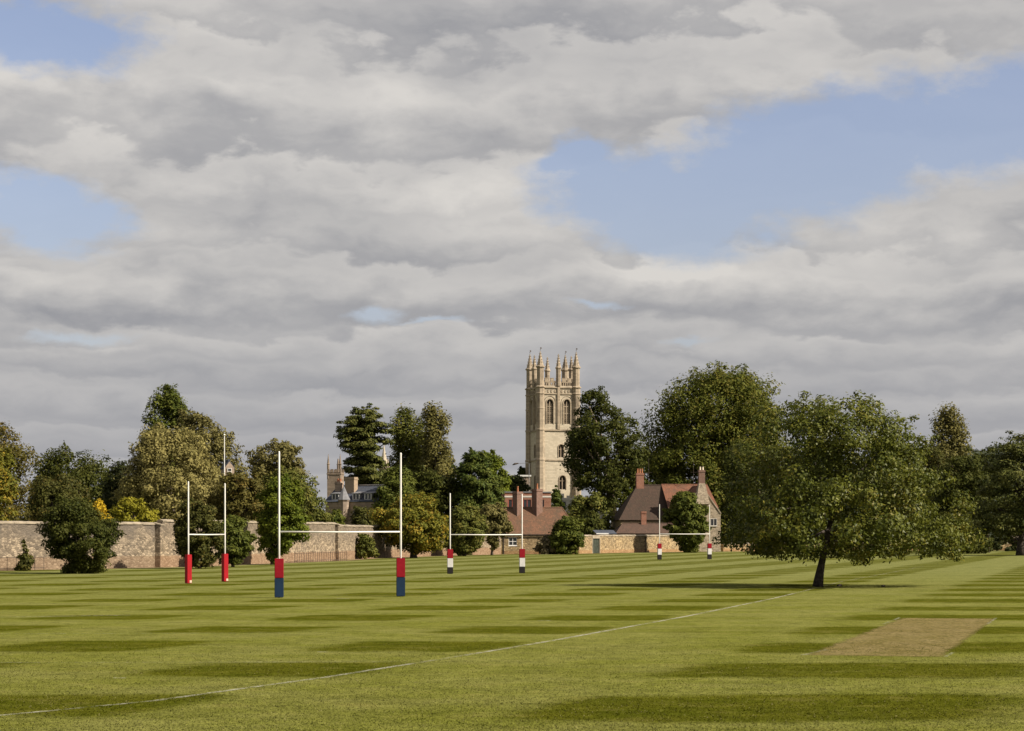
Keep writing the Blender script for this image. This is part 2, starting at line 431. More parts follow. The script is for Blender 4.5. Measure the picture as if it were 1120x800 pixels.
M['rubble_grey'] = stone_mat('weathered_rubble_wall', (0.285, 0.228, 0.158), (0.145, 0.116, 0.082), (0.105, 0.088, 0.07), base_c=(0.165, 0.11, 0.066), base_h=1.0, stain=0.85)
M['coping'] = simple('stone_coping', (0.24, 0.20, 0.145), 0.3, 1.2)
M['rubble_warm'] = stone_mat('warm_low_wall', (0.37, 0.275, 0.15), (0.225, 0.16, 0.082), (0.12, 0.096, 0.066), base_c=(0.24, 0.13, 0.055), base_h=0.5, stain=0.55)
M['tower'] = ashlar_mat('tower_ashlar', (0.40, 0.348, 0.262), 0.12, soot_amt=0.30, soot=(0.21, 0.17, 0.12))
M['tower_old'] = ashlar_mat('weathered_ashlar', (0.29, 0.235, 0.168), 0.16, soot_amt=0.8, soot=(0.095, 0.073, 0.054))
M['college'] = ashlar_mat('college_stone', (0.26, 0.20, 0.15), 0.18, soot_amt=0.6)
M['slate'] = tile_mat('blue_slate', (0.048, 0.056, 0.075), (0.066, 0.074, 0.095), (0.05, 0.05, 0.05), 0.4, 0.22)
M['lead'] = simple('lead_sheet', (0.15, 0.15, 0.155), 0.15)
M['tile_red'] = tile_mat('red_clay_tile', (0.185, 0.078, 0.043), (0.125, 0.058, 0.036), (0.075, 0.05, 0.032), 0.7)
M['tile_old'] = tile_mat('old_clay_tile', (0.165, 0.083, 0.048), (0.105, 0.058, 0.036), (0.075, 0.055, 0.035), 0.75)
M['tile_dark'] = tile_mat('mossy_stone_tile', (0.064, 0.040, 0.028), (0.046, 0.030, 0.022), (0.038, 0.030, 0.020), 0.6, 0.25)
M['tile_brown'] = tile_mat('brown_clay_tile', (0.095, 0.056, 0.039), (0.068, 0.042, 0.031), (0.05, 0.036, 0.026), 0.6)
M['brick'] = brick_mat('red_brick', (0.25, 0.092, 0.046), (0.185, 0.066, 0.036))
M['brick_old'] = brick_mat('sooty_brick', (0.155, 0.072, 0.047), (0.11, 0.05, 0.034))
M['brick_buff'] = brick_mat('buff_brick', (0.32, 0.235, 0.15), (0.25, 0.18, 0.112))
M['pot_red'] = simple('terracotta', (0.30, 0.12, 0.058)); M['pot_cream'] = simple('cream_pot', (0.62, 0.54, 0.42))
M['gable'] = stone_mat('gable_render', (0.35, 0.29, 0.21), (0.27, 0.22, 0.155), (0.20, 0.165, 0.12), stain=0.35, bstr=0.25)
M['gate'] = ashlar_mat('gate_stone', (0.20, 0.155, 0.115), 0.18, soot_amt=0.8, soot=(0.07, 0.055, 0.045))
M['white'] = simple('white_paint', (0.62, 0.61, 0.58), 0.05, 2.0, 0.45, 0.4)
M['offwhite'] = simple('pale_render', (0.46, 0.43, 0.38), 0.12, 1.0)
M['glass'] = simple('dark_glass', (0.02, 0.022, 0.025), 0.3, 0.8, 0.12, 0.6)
M['dark'] = simple('dark_opening', (0.045, 0.038, 0.032), 0.3)
M['louvre'] = simple('stone_louvre', (0.22, 0.17, 0.12), 0.25)
M['door'] = simple('dark_green_door', (0.035, 0.042, 0.03), 0.3)
M['redframe'] = simple('red_frame', (0.33, 0.07, 0.045))
M['iron'] = simple('rusty_iron', (0.06, 0.045, 0.035), 0.3, 3.0, 0.6)
M['pole'] = simple('weathered_white_pole', (0.60, 0.585, 0.54), 0.07, 2.0, 0.4, 0.4)
def fabric(name, c):
    m, b = new_mat(name); P = coords(); n = noise(P, 2.5, 5, 0.6); n2 = noise(P, 14, 3)
    link(mixc(n.ss(0.3, 0.75), tuple(v * 0.82 for v in c), c), b.inputs['Base Color'])
    b.inputs['Roughness'].default_value = 0.55; b.inputs['Specular IOR Level'].default_value = 0.12
    bump(b, n + n2 * 0.3, 0.3, 0.03); return m
M['pad_red'] = fabric('red_vinyl', (0.24, 0.008, 0.016)); M['pad_scarlet'] = fabric('scarlet_vinyl', (0.29, 0.008, 0.013))
M['pad_navy'] = fabric('navy_vinyl', (0.013, 0.030, 0.062)); M['pad_white'] = fabric('white_vinyl', (0.58, 0.57, 0.55)); M['pad_black'] = fabric('black_vinyl', (0.02, 0.018, 0.018))
M['tag'] = simple('pale_sticker', (0.5, 0.4, 0.3), 0.1)
M['bark'] = simple('grey_brown_bark', (0.085, 0.066, 0.05), 0.5, 3.0, 0.95)
M['bark_dark'] = simple('dark_bark', (0.05, 0.04, 0.032), 0.5, 5.0, 0.95)
M['bark_pale'] = simple('pale_bark', (0.21, 0.165, 0.12), 0.35, 3.0, 0.95)
M['hill'] = simple('far_hillside', (0.030, 0.038, 0.020), 0.35, 0.02)
L = {}
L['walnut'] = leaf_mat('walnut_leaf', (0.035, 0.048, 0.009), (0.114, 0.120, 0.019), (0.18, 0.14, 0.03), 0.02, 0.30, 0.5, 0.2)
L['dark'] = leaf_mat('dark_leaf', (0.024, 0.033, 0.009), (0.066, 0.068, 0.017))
L['black'] = leaf_mat('holm_leaf', (0.020, 0.027, 0.012), (0.045, 0.050, 0.020))  # holm oak foliage; on right-hand trees the dark tone stands in for cloud shade
L['autumn_dark'] = leaf_mat('bronze_leaf', (0.035, 0.038, 0.013), (0.080, 0.080, 0.024), (0.12, 0.075, 0.025), 0.03)
L['green'] = leaf_mat('green_leaf', (0.040, 0.056, 0.014), (0.105, 0.112, 0.026))
L['fresh'] = leaf_mat('fresh_leaf', (0.050, 0.075, 0.012), (0.125, 0.140, 0.020))
L['olive'] = leaf_mat('olive_leaf', (0.052, 0.062, 0.018), (0.122, 0.124, 0.034), (0.18, 0.14, 0.05), 0.02)
L['khaki'] = leaf_mat('variegated_leaf', (0.135, 0.120, 0.036), (0.300, 0.258, 0.092), (0.065, 0.065, 0.018), 0.10)
L['yellow'] = leaf_mat('golden_leaf', (0.30, 0.20, 0.018), (0.50, 0.36, 0.04))
L['lime'] = leaf_mat('lime_leaf', (0.12, 0.12, 0.014), (0.25, 0.22, 0.03))
L['orange'] = leaf_mat('turning_leaf', (0.070, 0.078, 0.016), (0.165, 0.150, 0.028), (0.30, 0.18, 0.03), 0.12)
L['rust'] = leaf_mat('rusty_leaf', (0.055, 0.052, 0.018), (0.115, 0.098, 0.032), (0.15, 0.09, 0.03), 0.08)
L['cedar'] = leaf_mat('cedar_needle', (0.030, 0.042, 0.014), (0.100, 0.098, 0.032), transl=0.15)
L['poplar'] = leaf_mat('poplar_leaf', (0.075, 0.072, 0.030), (0.165, 0.145, 0.062), transl=0.3)
L['yew'] = leaf_mat('conifer_needle', (0.026, 0.044, 0.012), (0.080, 0.090, 0.022), transl=0.12)
L['plane'] = leaf_mat('plane_leaf', (0.038, 0.050, 0.011), (0.120, 0.122, 0.025), (0.16, 0.125, 0.04), 0.04)
L['grey'] = leaf_mat('grey_leaf', (0.085, 0.072, 0.055), (0.18, 0.15, 0.115))
L['willow'] = leaf_mat('greyish_leaf', (0.085, 0.078, 0.036), (0.16, 0.14, 0.065))

# ------------------------------------------------------------------ trees
def leaf_mesh(name, pos, nrm, size, rng, mat, aspect=0.6):
    n = len(pos)
    nrm = nrm / np.linalg.norm(nrm, axis=1, keepdims=True)
    a = np.cross(nrm, rng.normal(size=(n, 3))); a /= np.linalg.norm(a, axis=1, keepdims=True)
    b = np.cross(nrm, a)
    s = size[:, None]
    sk = rng.uniform(-0.25, 0.25, (n, 1))
    fold = nrm * s * rng.uniform(-0.18, 0.18, (n, 1))
    v = np.stack([pos - a*s*0.55, pos + b*s*0.5*aspect + a*s*sk + fold, pos + a*s*0.55, pos - b*s*0.5*aspect + a*s*sk + fold], 1).reshape(-1, 3)
    me = bpy.data.meshes.new(name)
    me.vertices.add(4*n); me.vertices.foreach_set('co', v.astype(np.float32).ravel())
    me.loops.add(4*n); me.loops.foreach_set('vertex_index', np.arange(4*n, dtype=np.int32))
    me.polygons.add(n); me.polygons.foreach_set('loop_start', np.arange(0, 4*n, 4, dtype=np.int32))
    me.update(calc_edges=True); me.materials.append(mat)
    return me
def grow(name, label, cat, prof, Y, mat, seed, group=None, clumps=90, rc=0.12, leaves=110, leaf=None, depth=0.95, flat=0.75, up=0.35,
         base_px=None, bark='bark', trunk_r=None, tiers=None, poke=0.35, lean=0.0, inner=0.35, trunk_top=None, spiky=0.0, parts=('crown', 'trunk'), droop=0.0, clump_dir=0.55, rough=0.15, sprigs=0.3):
    """prof: rows (photo row, left column, right column) of the crown's outline at distance Y, turned into metres."""
    rng = np.random.default_rng(seed)
    s = F / Y
    zc = np.array([Z_(p[0], Y) for p in prof]); xl = np.array([X_(p[1], Y) for p in prof]); xr = np.array([X_(p[2], Y) for p in prof])
    o_ = np.argsort(zc); zc, xl, xr = zc[o_], xl[o_], xr[o_]
    zlo, zhi = max(zc[0], 0.05), zc[-1]
    bx = X_(base_px, Y) if base_px is not None else float(np.interp(zlo + 0.3*(zhi-zlo), zc, (xl+xr)/2))
    root = thing(name, (bx, Y, 0), label, cat, group)
    wmax = float((xr - xl).max())
    rcm = rc * min(wmax, (zhi - zlo) * 1.3)
    if leaf is None: leaf = 2.7 / s
    leaves = int(leaves * 1.25)
    # clump centres inside the outline
    zz = np.linspace(zlo, zhi, 200); hw = np.interp(zz, zc, (xr-xl)/2); p_ = hw ** 1.1 + 0.12 * hw.max(); p_ /= p_.sum()
    z = rng.choice(zz, clumps, p=p_) + rng.normal(0, 0.01, clumps)
    if tiers:
        lv = np.array([Z_(t, Y) for t in tiers]); z = lv[np.argmin(np.abs(z[:, None] - lv[None]), 1)] + rng.normal(0, 0.16*rcm, clumps)
    Rr = np.interp(z, zc, (xr-xl)/2); cx = np.interp(z, zc, (xl+xr)/2)
    phi = rng.uniform(0, 2*np.pi, clumps)
    ph = rng.uniform(0, 6.28, 4); zn = (z - zlo) / (zhi - zlo)
    bulge = 1 + rough * (0.5*np.sin(3*phi + 6*zn + ph[0]) + 0.45*np.sin(2*phi - 11*zn + ph[1]) + 0.4*np.sin(5*phi + 17*zn + ph[2]))
    Rr = Rr * bulge
    if tiers: z = z + np.cos(phi + ph[3]) * abs(np.diff(lv)).mean() * 0.5
    rad = rcm * rng.uniform(0.6, 1.4, clumps)
    rad = np.minimum(rad, np.maximum(0.62 * Rr, 0.38 * rcm))
    rr = np.sqrt(rng.uniform(inner**2, 1.0, clumps)) ** 0.75
    reach = np.maximum(Rr * 1.05 - rad * (0.92 - poke * rng.uniform(0, 1, clumps)), 0.05)
    C = np.stack([cx + np.cos(phi) * rr * reach, np.sin(phi) * rr * reach * depth, np.clip(z, zlo + rad*flat*0.5, zhi - rad*flat*0.85)], 1)
    if droop: C[:, 2] -= droop * (rr ** 2) * rad
    ns_ = int(clumps * sprigs)                       # stray sprigs that break the outline
    si = rng.integers(0, clumps, ns_); sd = C[si] - np.array([float(np.interp(0.45*(zlo+zhi), zc, (xl+xr)/2)), 0, 0.55*zlo + 0.45*zhi])
    sd /= np.linalg.norm(sd, axis=1, keepdims=True) + 1e-6
    C = np.concatenate([C, C[si] + sd * (rad[si] * rng.uniform(0.65, 1.1, ns_))[:, None]]); rad = np.concatenate([rad, rad[si] * rng.uniform(0.28, 0.5, ns_)]); clumps += ns_
    # leaves on the clumps, the count following the clump's size
    k = np.maximum((leaves * (rad / rcm) ** 1.8).astype(int), 12); idx = np.repeat(np.arange(clumps), k); n = len(idx)
    d = rng.normal(size=(n, 3)); d /= np.linalg.norm(d, axis=1, keepdims=True)
    lumps = 1 + 0.22 * np.sin(d[:, 0]*5 + idx*1.7) * np.sin(d[:, 1]*5 + idx*2.3) + 0.15 * np.sin(d[:, 2]*9 + idx)
    q = rng.uniform(0.35, 1.0, n) ** 0.6 * (1 + (rng.uniform(0, 1, n) < 0.08) * rng.uniform(0, 0.5, n)) * lumps
    pos = C[idx] + d * (rad[idx] * q)[:, None] * np.array([1, 1, flat])
    if spiky:
        pos[:, 2] += (rng.uniform(0, 1, n) ** 3) * spiky * rad[idx]
    cen = np.array([float(np.interp(0.5*(zlo+zhi), zc, (xl+xr)/2)), 0, zlo + 0.4*(zhi-zlo)])
    outw = pos - cen; outw /= np.linalg.norm(outw, axis=1, keepdims=True) + 1e-6
    nrm = (clump_dir + 0.15) * d + 0.40 * outw + np.array([0, 0, up]) + 0.45 * rng.normal(size=(n, 3))
    keep = pos[:, 2] > 0.04
    pos = pos[keep] - np.array([bx, 0, 0]); nrm = nrm[keep]
    size = leaf * rng.uniform(0.6, 1.45, len(pos))
    me = leaf_mesh(parts[0], pos, nrm, size, rng, mat)
    oc = bpy.data.objects.new(parts[0], me); COL.objects.link(oc); oc.parent = root
    # trunk and limbs
    bm = NB(); H = zhi
    tr = trunk_r if trunk_r else max(0.035 * wmax, 0.08)
    zt = Z_(trunk_top, Y) if trunk_top else zlo + 0.45 * (zhi - zlo)
    axis = lambda t: Vector((lean * t * (1 - 0.3*t) + (float(np.interp(zt, zc, (xl+xr)/2)) - bx) * t * t * 0.6, 0, zt * t))
    pts = [axis(t) + Vector((math.sin(t*7+seed)*0.06*tr*2, math.cos(t*5+seed)*0.06*tr*2, 0)) for t in np.linspace(0, 1, 9)]
    tube(bm, pts, [tr*(1.35 if i == 0 else 1.08 if i == 1 else 1 - 0.07*i) for i in range(9)], 10)
    far = np.argsort(-np.linalg.norm(C[:, :2] - np.array([cx.mean(), 0]), axis=1))
    pick = rng.choice(clumps, min(14, clumps), replace=False)
    for i in pick:
        e = Vector(C[i]) - Vector((bx, 0, 0)); t0 = float(np.clip(rng.uniform(0.45, 1.0), 0, 1))
        if e.z < zt * 0.35: continue
        b0 = axis(t0); mid = b0.lerp(e, 0.5) + Vector((0, 0, 0.08 * (e - b0).length))
        tube(bm, [b0, b0.lerp(mid, 0.5), mid, mid.lerp(e, 0.6), e], [tr*0.42, tr*0.34, tr*0.25, tr*0.15, tr*0.06], 6)
    obj(parts[1], bm, M[bark], root, smooth=True)
    return root

# ------------------------------------------------------------------ ground
bm = NB(); poly(bm, [(-3000, -200, 0), (3000, -200, 0), (3000, 6000, 0), (-3000, 6000, 0)])
tag(obj('lawn', bm, M['lawn']), kind='structure')
rng = np.random.default_rng(3); NB_ = 150000
yy = 31.0 / (1 - rng.uniform(0, 1, NB_) * (1 - 31.0 / 75.0)); xx = rng.uniform(-0.26, 0.26, NB_) * yy
ht = rng.uniform(0.008, 0.022, NB_) * (1 + 0.8 * (rng.uniform(0, 1, NB_) < 0.05)) * np.clip((78 - yy) / 25, 0.3, 1); wd = rng.uniform(0.006, 0.016, NB_)
an = rng.uniform(0, np.pi, NB_); lx = rng.normal(0, 0.6, NB_) * ht; ly = rng.normal(0, 0.6, NB_) * ht
p0 = np.stack([xx - np.cos(an)*wd, yy - np.sin(an)*wd, np.zeros(NB_) + 0.001], 1); p1 = np.stack([xx + np.cos(an)*wd, yy + np.sin(an)*wd, np.zeros(NB_) + 0.001], 1); p2 = np.stack([xx + lx, yy + ly, ht], 1)
me = bpy.data.meshes.new('grass'); me.vertices.add(3*NB_); me.vertices.foreach_set('co', np.stack([p0, p1, p2], 1).astype(np.float32).ravel())
me.loops.add(3*NB_); me.loops.foreach_set('vertex_index', np.arange(3*NB_, dtype=np.int32)); me.polygons.add(NB_); me.polygons.foreach_set('loop_start', np.arange(0, 3*NB_, 3, dtype=np.int32)); me.update(calc_edges=True)
me.materials.append(M['blade']); go = bpy.data.objects.new('grass', me); COL.objects.link(go); tag(go, 'short mown grass blades of the nearest part of the field', 'grass', kind='stuff')
def strip(name, pts, w, m, z):
    bm = NB(); V = [Vector((p[0], p[1], z)) for p in pts]; Lr = []
    for i, p in enumerate(V):
        t = (V[min(i+1, len(V)-1)] - V[max(i-1, 0)]).normalized(); n = Vector((-t.y, t.x, 0))
        Lr.append((bm.verts.new(p + n*w/2), bm.verts.new(p - n*w/2)))
    for a, b in zip(Lr[:-1], Lr[1:]): bm.faces.new([a[0], a[1], b[1], b[0]])
    return tag(obj(name, bm, m), kind='structure')
G = lambda px, py: ((px - CX) * EYE / (py - HY), EYE * F / (py - HY))
touch = [G(-60, 792), G(0, 783), G(168, 767), G(264, 753.6), G(357, 741), G(503, 718), G(610, 700), G(753, 674), G(845, 655), G(868, 649.5)]
strip('pitch_line', touch, 0.16, M['line'], 0.006)
strip('pitch_line', [G(868, 649.5), G(920, 636.5), G(977, 626), G(1010, 619.5)], 0.13, M['faint'], 0.006)
strip('pitch_line', [(-22, 48.6), (-9, 48.9), (-2.5, 49.1)], 0.10, M['faint'], 0.006)
strip('pitch_line', [(-30, 61.8), (-17, 62.8), (-5, 63.6)], 0.11, M['faint'], 0.006)
strip('pitch_line', [(-30, 71.5), (-20, 74.6), (-13.5, 77.6)], 0.14, M['line'], 0.006)
strip('pitch_line', [(-22, 100), (-10, 102.8), (2.2, 105)], 0.10, M['faint'], 0.006)
for px, py, w in ((131, 742, 14), (353, 713.5, 12), (595, 679, 16), (725, 657.5, 10), (375, 655, 14)):
    a, b = G(px - w/2, py), G(px + w/2, py)
    strip('pitch_line', [a, b], 0.14, M['line'], 0.006)
c0, c1, c2, c3 = G(984, 676), G(1090, 676), G(1034, 719), G(877, 717)
bm = NB(); poly(bm, [(*c3, 0.004), (*c2, 0.004), (*c1, 0.004), (*c0, 0.004)])
tag(obj('cricket_strip', bm, M['wicket']), kind='structure')
for a, b in ((c0, G(966, 683)), (c1, G(1080, 683)), (c2, G(1043, 714)), (c3, G(905, 711)), (c3, G(886, 716.5))):
    strip('crease_line', [a, b], 0.09, M['faint'], 0.010)

# ------------------------------------------------------------------ boundary walls
def wall_run(name, label, pts, hgt, th, mat, cop=None, group=None, door=None):
    """free-standing rubble wall along plan points, coping proud on top"""
    root = thing(name, (pts[0][0], pts[0][1], 0), label, 'wall', group)
    o = Vector((pts[0][0], pts[0][1], 0)); bm = NB(); bc = NB()
    rng = random.Random(len(label))
    V = [Vector((p[0], p[1], 0)) - o for p in pts]
    for a, b in zip(V[:-1], V[1:]):
        d = (b - a); Ln = d.length; d.normalize(); n = Vector((d.y, -d.x, 0))      # faces the field
        ns = max(2, int(Ln / 1.1)); nz = 7
        grid = []
        for i in range(ns + 1):
            rowv = []
            for j in range(nz + 1):
                off = rng.uniform(-0.035, 0.035) if 0 < i < ns else 0
                hz = hgt * j / nz + (rng.uniform(-0.03, 0.03) if j == nz else 0)
                rowv.append(bm.verts.new(a + d * (Ln*i/ns) + n * (th/2 + off) + Vector((0, 0, hz))))
            grid.append(rowv)
        for i in range(ns):
            for j in range(nz): bm.faces.new([grid[i][j], grid[i+1][j], grid[i+1][j+1], grid[i][j+1]])
        back = [[bm.verts.new(a + d * t - n * th/2 + Vector((0, 0, z))) for z in (0, hgt)] for t in (0, Ln)]
        bm.faces.new([back[0][0], back[0][1], back[1][1], back[1][0]])
        bm.faces.new([grid[0][0], grid[0][nz], back[0][1], back[0][0]])
        bm.faces.new([grid[ns][0], back[1][0], back[1][1], grid[ns][nz]])
        t = 0
        while t < Ln - 0.05:
            l = min(rng.uniform(0.8, 1.3), Ln - t); zj = hgt - 0.03 + rng.uniform(-0.02, 0.02); ov = th/2 + 0.07 + rng.uniform(-.01, .02)
            c = [a + d*(t+0.01) + n*ov, a + d*(t+l-0.01) + n*ov, a + d*(t+l-0.01) - n*ov, a + d*(t+0.01) - n*ov]
            lo = [bc.verts.new(q + Vector((0, 0, zj))) for q in c]
            hi = [bc.verts.new(q * 1.0 + Vector((0, 0, zj + 0.10))) for q in c]
            rid = [bc.verts.new((c[0]+c[3])/2 + Vector((0, 0, zj+0.22))), bc.verts.new((c[1]+c[2])/2 + Vector((0, 0, zj+0.22)))]
            for i in range(4): bc.faces.new([lo[i], lo[(i+1) % 4], hi[(i+1) % 4], hi[i]])
            bc.faces.new([hi[0], hi[1], rid[1], rid[0]]); bc.faces.new([hi[2], hi[3], rid[0], rid[1]])
            bc.faces.new([hi[1], hi[2], rid[1]]); bc.faces.new([hi[3], hi[0], rid[0]])
            t += l
    obj('masonry', bm, mat, root); obj('coping', bc, cop or M['coping'], root)
    return root
w0 = (X_(-60, 170), 170); w1 = (X_(0, 175), 175); w2 = (X_(171, 191), 191); w3 = (X_(200, 195), 195); w4 = (X_(350, 236), 236); w5 = (X_(366, 241), 241)
wg = 'stone walls along the field edge'
WA = wall_run('boundary_wall', 'high weathered rubble wall at far left behind the round bush', [w0, w1, w2], 3.75, 0.5, M['rubble_grey'], group=wg)
WB = wall_run('boundary_wall', 'high sunlit rubble wall with reddish foot behind the left goals', [(w2[0] + 0.32, w2[1] - 0.1), (w3[0] + 0.2, w3[1]), w4, w5], 4.0, 0.5, M['rubble'], group=wg)
WC = wall_run('boundary_wall', 'set back stretch of high stone wall behind the orange turning tree',
              [(w5[0] - 0.9, w5[1] + 0.6), (X_(400, 263), 263), (X_(480, 297), 297), (X_(546, 318), 318)], 3.8, 0.5, M['rubble'], group=wg)
dl, dr = X_(646.5, 334), X_(654.5, 337)
WD = wall_run('boundary_wall', 'lower warm stone wall left of the small dark door', [(X_(632, 330.0), 330), (dl, 334)], 2.65, 0.45, M['rubble_warm'], group=wg)
WE = wall_run('boundary_wall', 'lower warm stone wall between the dark door and the gabled house', [(dr, 337), (X_(706, 353), 353), (X_(748, 364), 364)], 2.65, 0.45, M['rubble_warm'], group=wg)
WF = wall_run('boundary_wall', 'low shaded stone wall along the far right field edge', [(X_(790, 372), 372), (X_(900, 392), 392), (X_(1010, 400), 400), (X_(1180, 400), 400)], 1.25, 0.45, M['rubble_warm'], group=wg)
# the door between WD and WE
t_ = thing('garden_door', (dl, 334, 0), 'dark green plank door in the low stone wall', 'door', rz=math.atan2(3, dr - dl))
dw = math.hypot(dr - dl, 3)
bm = NB(); box(bm, 0.12, dw - 0.12, -0.08, 0.0, 0.02, 2.25)
for i in range(1, 6): box(bm, dw*i/6 - 0.012, dw*i/6 + 0.012, -0.10, -0.082, 0.05, 2.2)
obj('door_leaf', bm, M['door'], t_)
bm = NB(); box(bm, -0.12, 0.12, -0.26, 0.2, 0, 2.5); box(bm, dw - 0.12, dw + 0.12, -0.26, 0.2, 0, 2.5); box(bm, -0.12, dw + 0.12, -0.27, 0.21, 2.27, 2.78)
obj('door_frame', bm, M['coping'], t_)
bm = NB(); box(bm, dw*0.78, dw*0.82, -0.15, -0.08, 1.0, 1.15); obj('handle', bm, M['iron'], t_)
# buttress where the wall steps, and the end pier
for (p, hgt, lab) in ((w2, 3.72, 'narrow stone buttress where the left wall steps forward'), (w5, 3.95, 'stone pier ending the high sunlit wall')):
    o = thing('buttress', (p[0] + 0.25, p[1] - 0.25, 0), lab, 'buttress', rz=R(75))
    bm = NB(); box(bm, -0.35, 0.35, -0.30, 0.35, 0, hgt, bev=0.03); obj('masonry', bm, M['rubble'], o)
    bm = NB(); slab(bm, [(-0.42, -0.4, hgt + 0.02), (0.42, -0.4, hgt + 0.02), (0.42, 0.4, hgt + 0.2), (-0.42, 0.4, hgt + 0.2)], 0.1); obj('coping', bm, M['coping'], o)
# earth bed along the foot of the walls
def offset(pts, d):
    r = []
    V = [Vector(p) for p in pts]
    for i, p in enumerate(V):
        t = (V[min(i+1, len(V)-1)] - V[max(i-1, 0)]).normalized(); r.append(p + Vector((t.y, -t.x)) * d)
    return r
strip('earth_bed', offset([w0, w1, w2, w3, w4, w5], 0.9), 1.5, M['earth'], 0.005)
strip('earth_bed', offset([w5, (X_(400, 263), 263), (X_(480, 297), 297), (X_(546, 318), 318)], 0.9), 1.5, M['earth'], 0.007)
strip('earth_bed', offset([(X_(546, 318), 318), (X_(632, 329), 329), (X_(706, 353), 353), (X_(790, 371), 371), (X_(900, 391), 391), (X_(1180, 399), 399)], 0.8), 1.2, M['earth'], 0.009)
# iron railing at the foot of the sunlit wall
def railing(label, a, b, hgt, step):
    a, b = Vector((*a, 0)), Vector((*b, 0)); d = b - a; n = int(d.length / step)
    root = thing('iron_railing', a, label, 'railing', 'rusty railings at the wall foot')
    for i in range(n + 1):
        q = d * (i / n); bm = NB(); tube(bm, [q, q + Vector((0, 0, hgt + (0.05 if i % 4 == 0 else 0)))], [0.028 if i % 4 == 0 else 0.02] * 2, 6); obj('bar', bm, M['iron'], root)
    for z in (hgt - 0.06, 0.18):
        bm = NB(); tube(bm, [Vector((0, 0, z)), d + Vector((0, 0, z))], [0.022, 0.022], 6); obj('rail', bm, M['iron'], root)
ra = offset([w3, w4, w5], 1.4)
a_ = Vector(ra[0]).lerp(Vector(ra[1]), 0.68); railing('low rusty railing along the foot of the sunlit wall', a_, ra[2], 1.0, 0.75)
rb = offset([w0, w1, w2], 1.5); railing('low rusty railing at the far left wall foot', Vector(rb[0]), Vector(rb[1]).lerp(Vector(rb[2]), 0.18), 1.1, 1.0)
# drain pipes
for px, Y, top, lab in ((400, 262.2, 585, 'dark drainpipe on the set back high wall'), (706, 352.2, 587, 'dark drainpipe on the low wall before the gabled house')):
    o = thing('drainpipe', (X_(px, Y), Y, 0), lab, 'drainpipe')
    bm = NB(); tube(bm, [(0, 0, 0), (0, 0, Z_(top, Y))], [0.07, 0.07], 8); obj('pipe', bm, M['iron'], o)
    for z in (0.4, 1.6): bm = NB(); lathe(bm, 0, 0, [(0.1, z), (0.1, z + 0.08)], 8); obj('bracket', bm, M['iron'], o)

# ------------------------------------------------------------------ rugby goals
def goal(label, pl, Yl, pr, Yr, top, bar, padh, bands, wpad, rz_pad=0.0, mats=None):
    """bands: colours from the ground up with their share of the pad's height"""
    A, B = Vector((X_(pl, Yl), Yl, 0)), Vector((X_(pr, Yr), Yr, 0))
    c = (A + B) / 2; ang = math.atan2((B - A).y, (B - A).x); half = (B - A).length / 2
    root = thing('rugby_goal', c, label, 'rugby goal', 'rugby goals on the field', ang)
    for sx in (-1, 1):
        bm = NB(); tube(bm, [(sx*half, 0, 0), (sx*half, 0, bar), (sx*half, 0, top - 0.05), (sx*half, 0, top)], [0.047, 0.047, 0.042, 0.028], 12); obj('upright', bm, M['pole'], root, True)
    bm = NB(); tube(bm, [(-half + 0.05, 0, bar), (0, 0, bar - 0.015), (half - 0.05, 0, bar)], [0.038]*3, 10); obj('crossbar', bm, M['pole'], root, True)
    for sx in (-1, 1):
        bm = NB(); z = 0.02; pad = None
        lst = []
        for colr, share in bands:
            lst.append((colr, z, z + share * padh)); z += share * padh
        for k, (colr, z0, z1) in enumerate(lst[::-1]):
            bm = NB(); w = wpad / 2
            box(bm, -w, w, -w, w, z0 + 0.001, z1 - 0.001, bev=0.018)
            bmesh.ops.rotate(bm, verts=bm.verts, cent=(0, 0, 0), matrix=Matrix.Rotation(rz_pad - ang, 3, 'Z')); bmesh.ops.translate(bm, verts=bm.verts, vec=(sx*half, 0, 0))
            if pad is None: pad = obj('pad', bm, M[colr], root)
            else: obj('pad_band', bm, M[colr], pad)
        if mats == 'tag':
            bm = NB(); box(bm, 0.0, 0.13, -wpad/2 - 0.012, -wpad/2 + 0.0, 0.06, 0.2)
            bmesh.ops.rotate(bm, verts=bm.verts, cent=(0, 0, 0), matrix=Matrix.Rotation(rz_pad - ang, 3, 'Z')); bmesh.ops.translate(bm, verts=bm.verts, vec=(sx*half, 0, 0))
            obj('sticker', bm, M['tag'], pad)
    return root
goal('leftmost rugby goal with all red post pads', 206, 127.5, 246, 132.5, 5.95, 2.86, 1.68, [('pad_scarlet', 1.0)], 0.31, R(38), 'tag')
goal('nearest rugby goal, its pads red above navy blue', 305.3, 99.2, 438.3, 101, 6.62, 2.98, 1.75, [('pad_navy', 0.5), ('pad_red', 0.5)], 0.40, R(4))
goal('rugby goal with red white black pads before the tiled cottage', 492.3, 159, 571, 162, 5.85, 2.85, 1.78, [('pad_black', 0.26), ('pad_white', 0.37), ('pad_red', 0.37)], 0.41, R(5))
goal('farthest rugby goal, smallest, by the gabled house', 721.3, 249, 776, 253.5, 6.3, 2.93, 1.82, [('pad_black', 0.30), ('pad_white', 0.38), ('pad_red', 0.32)], 0.44, R(8))

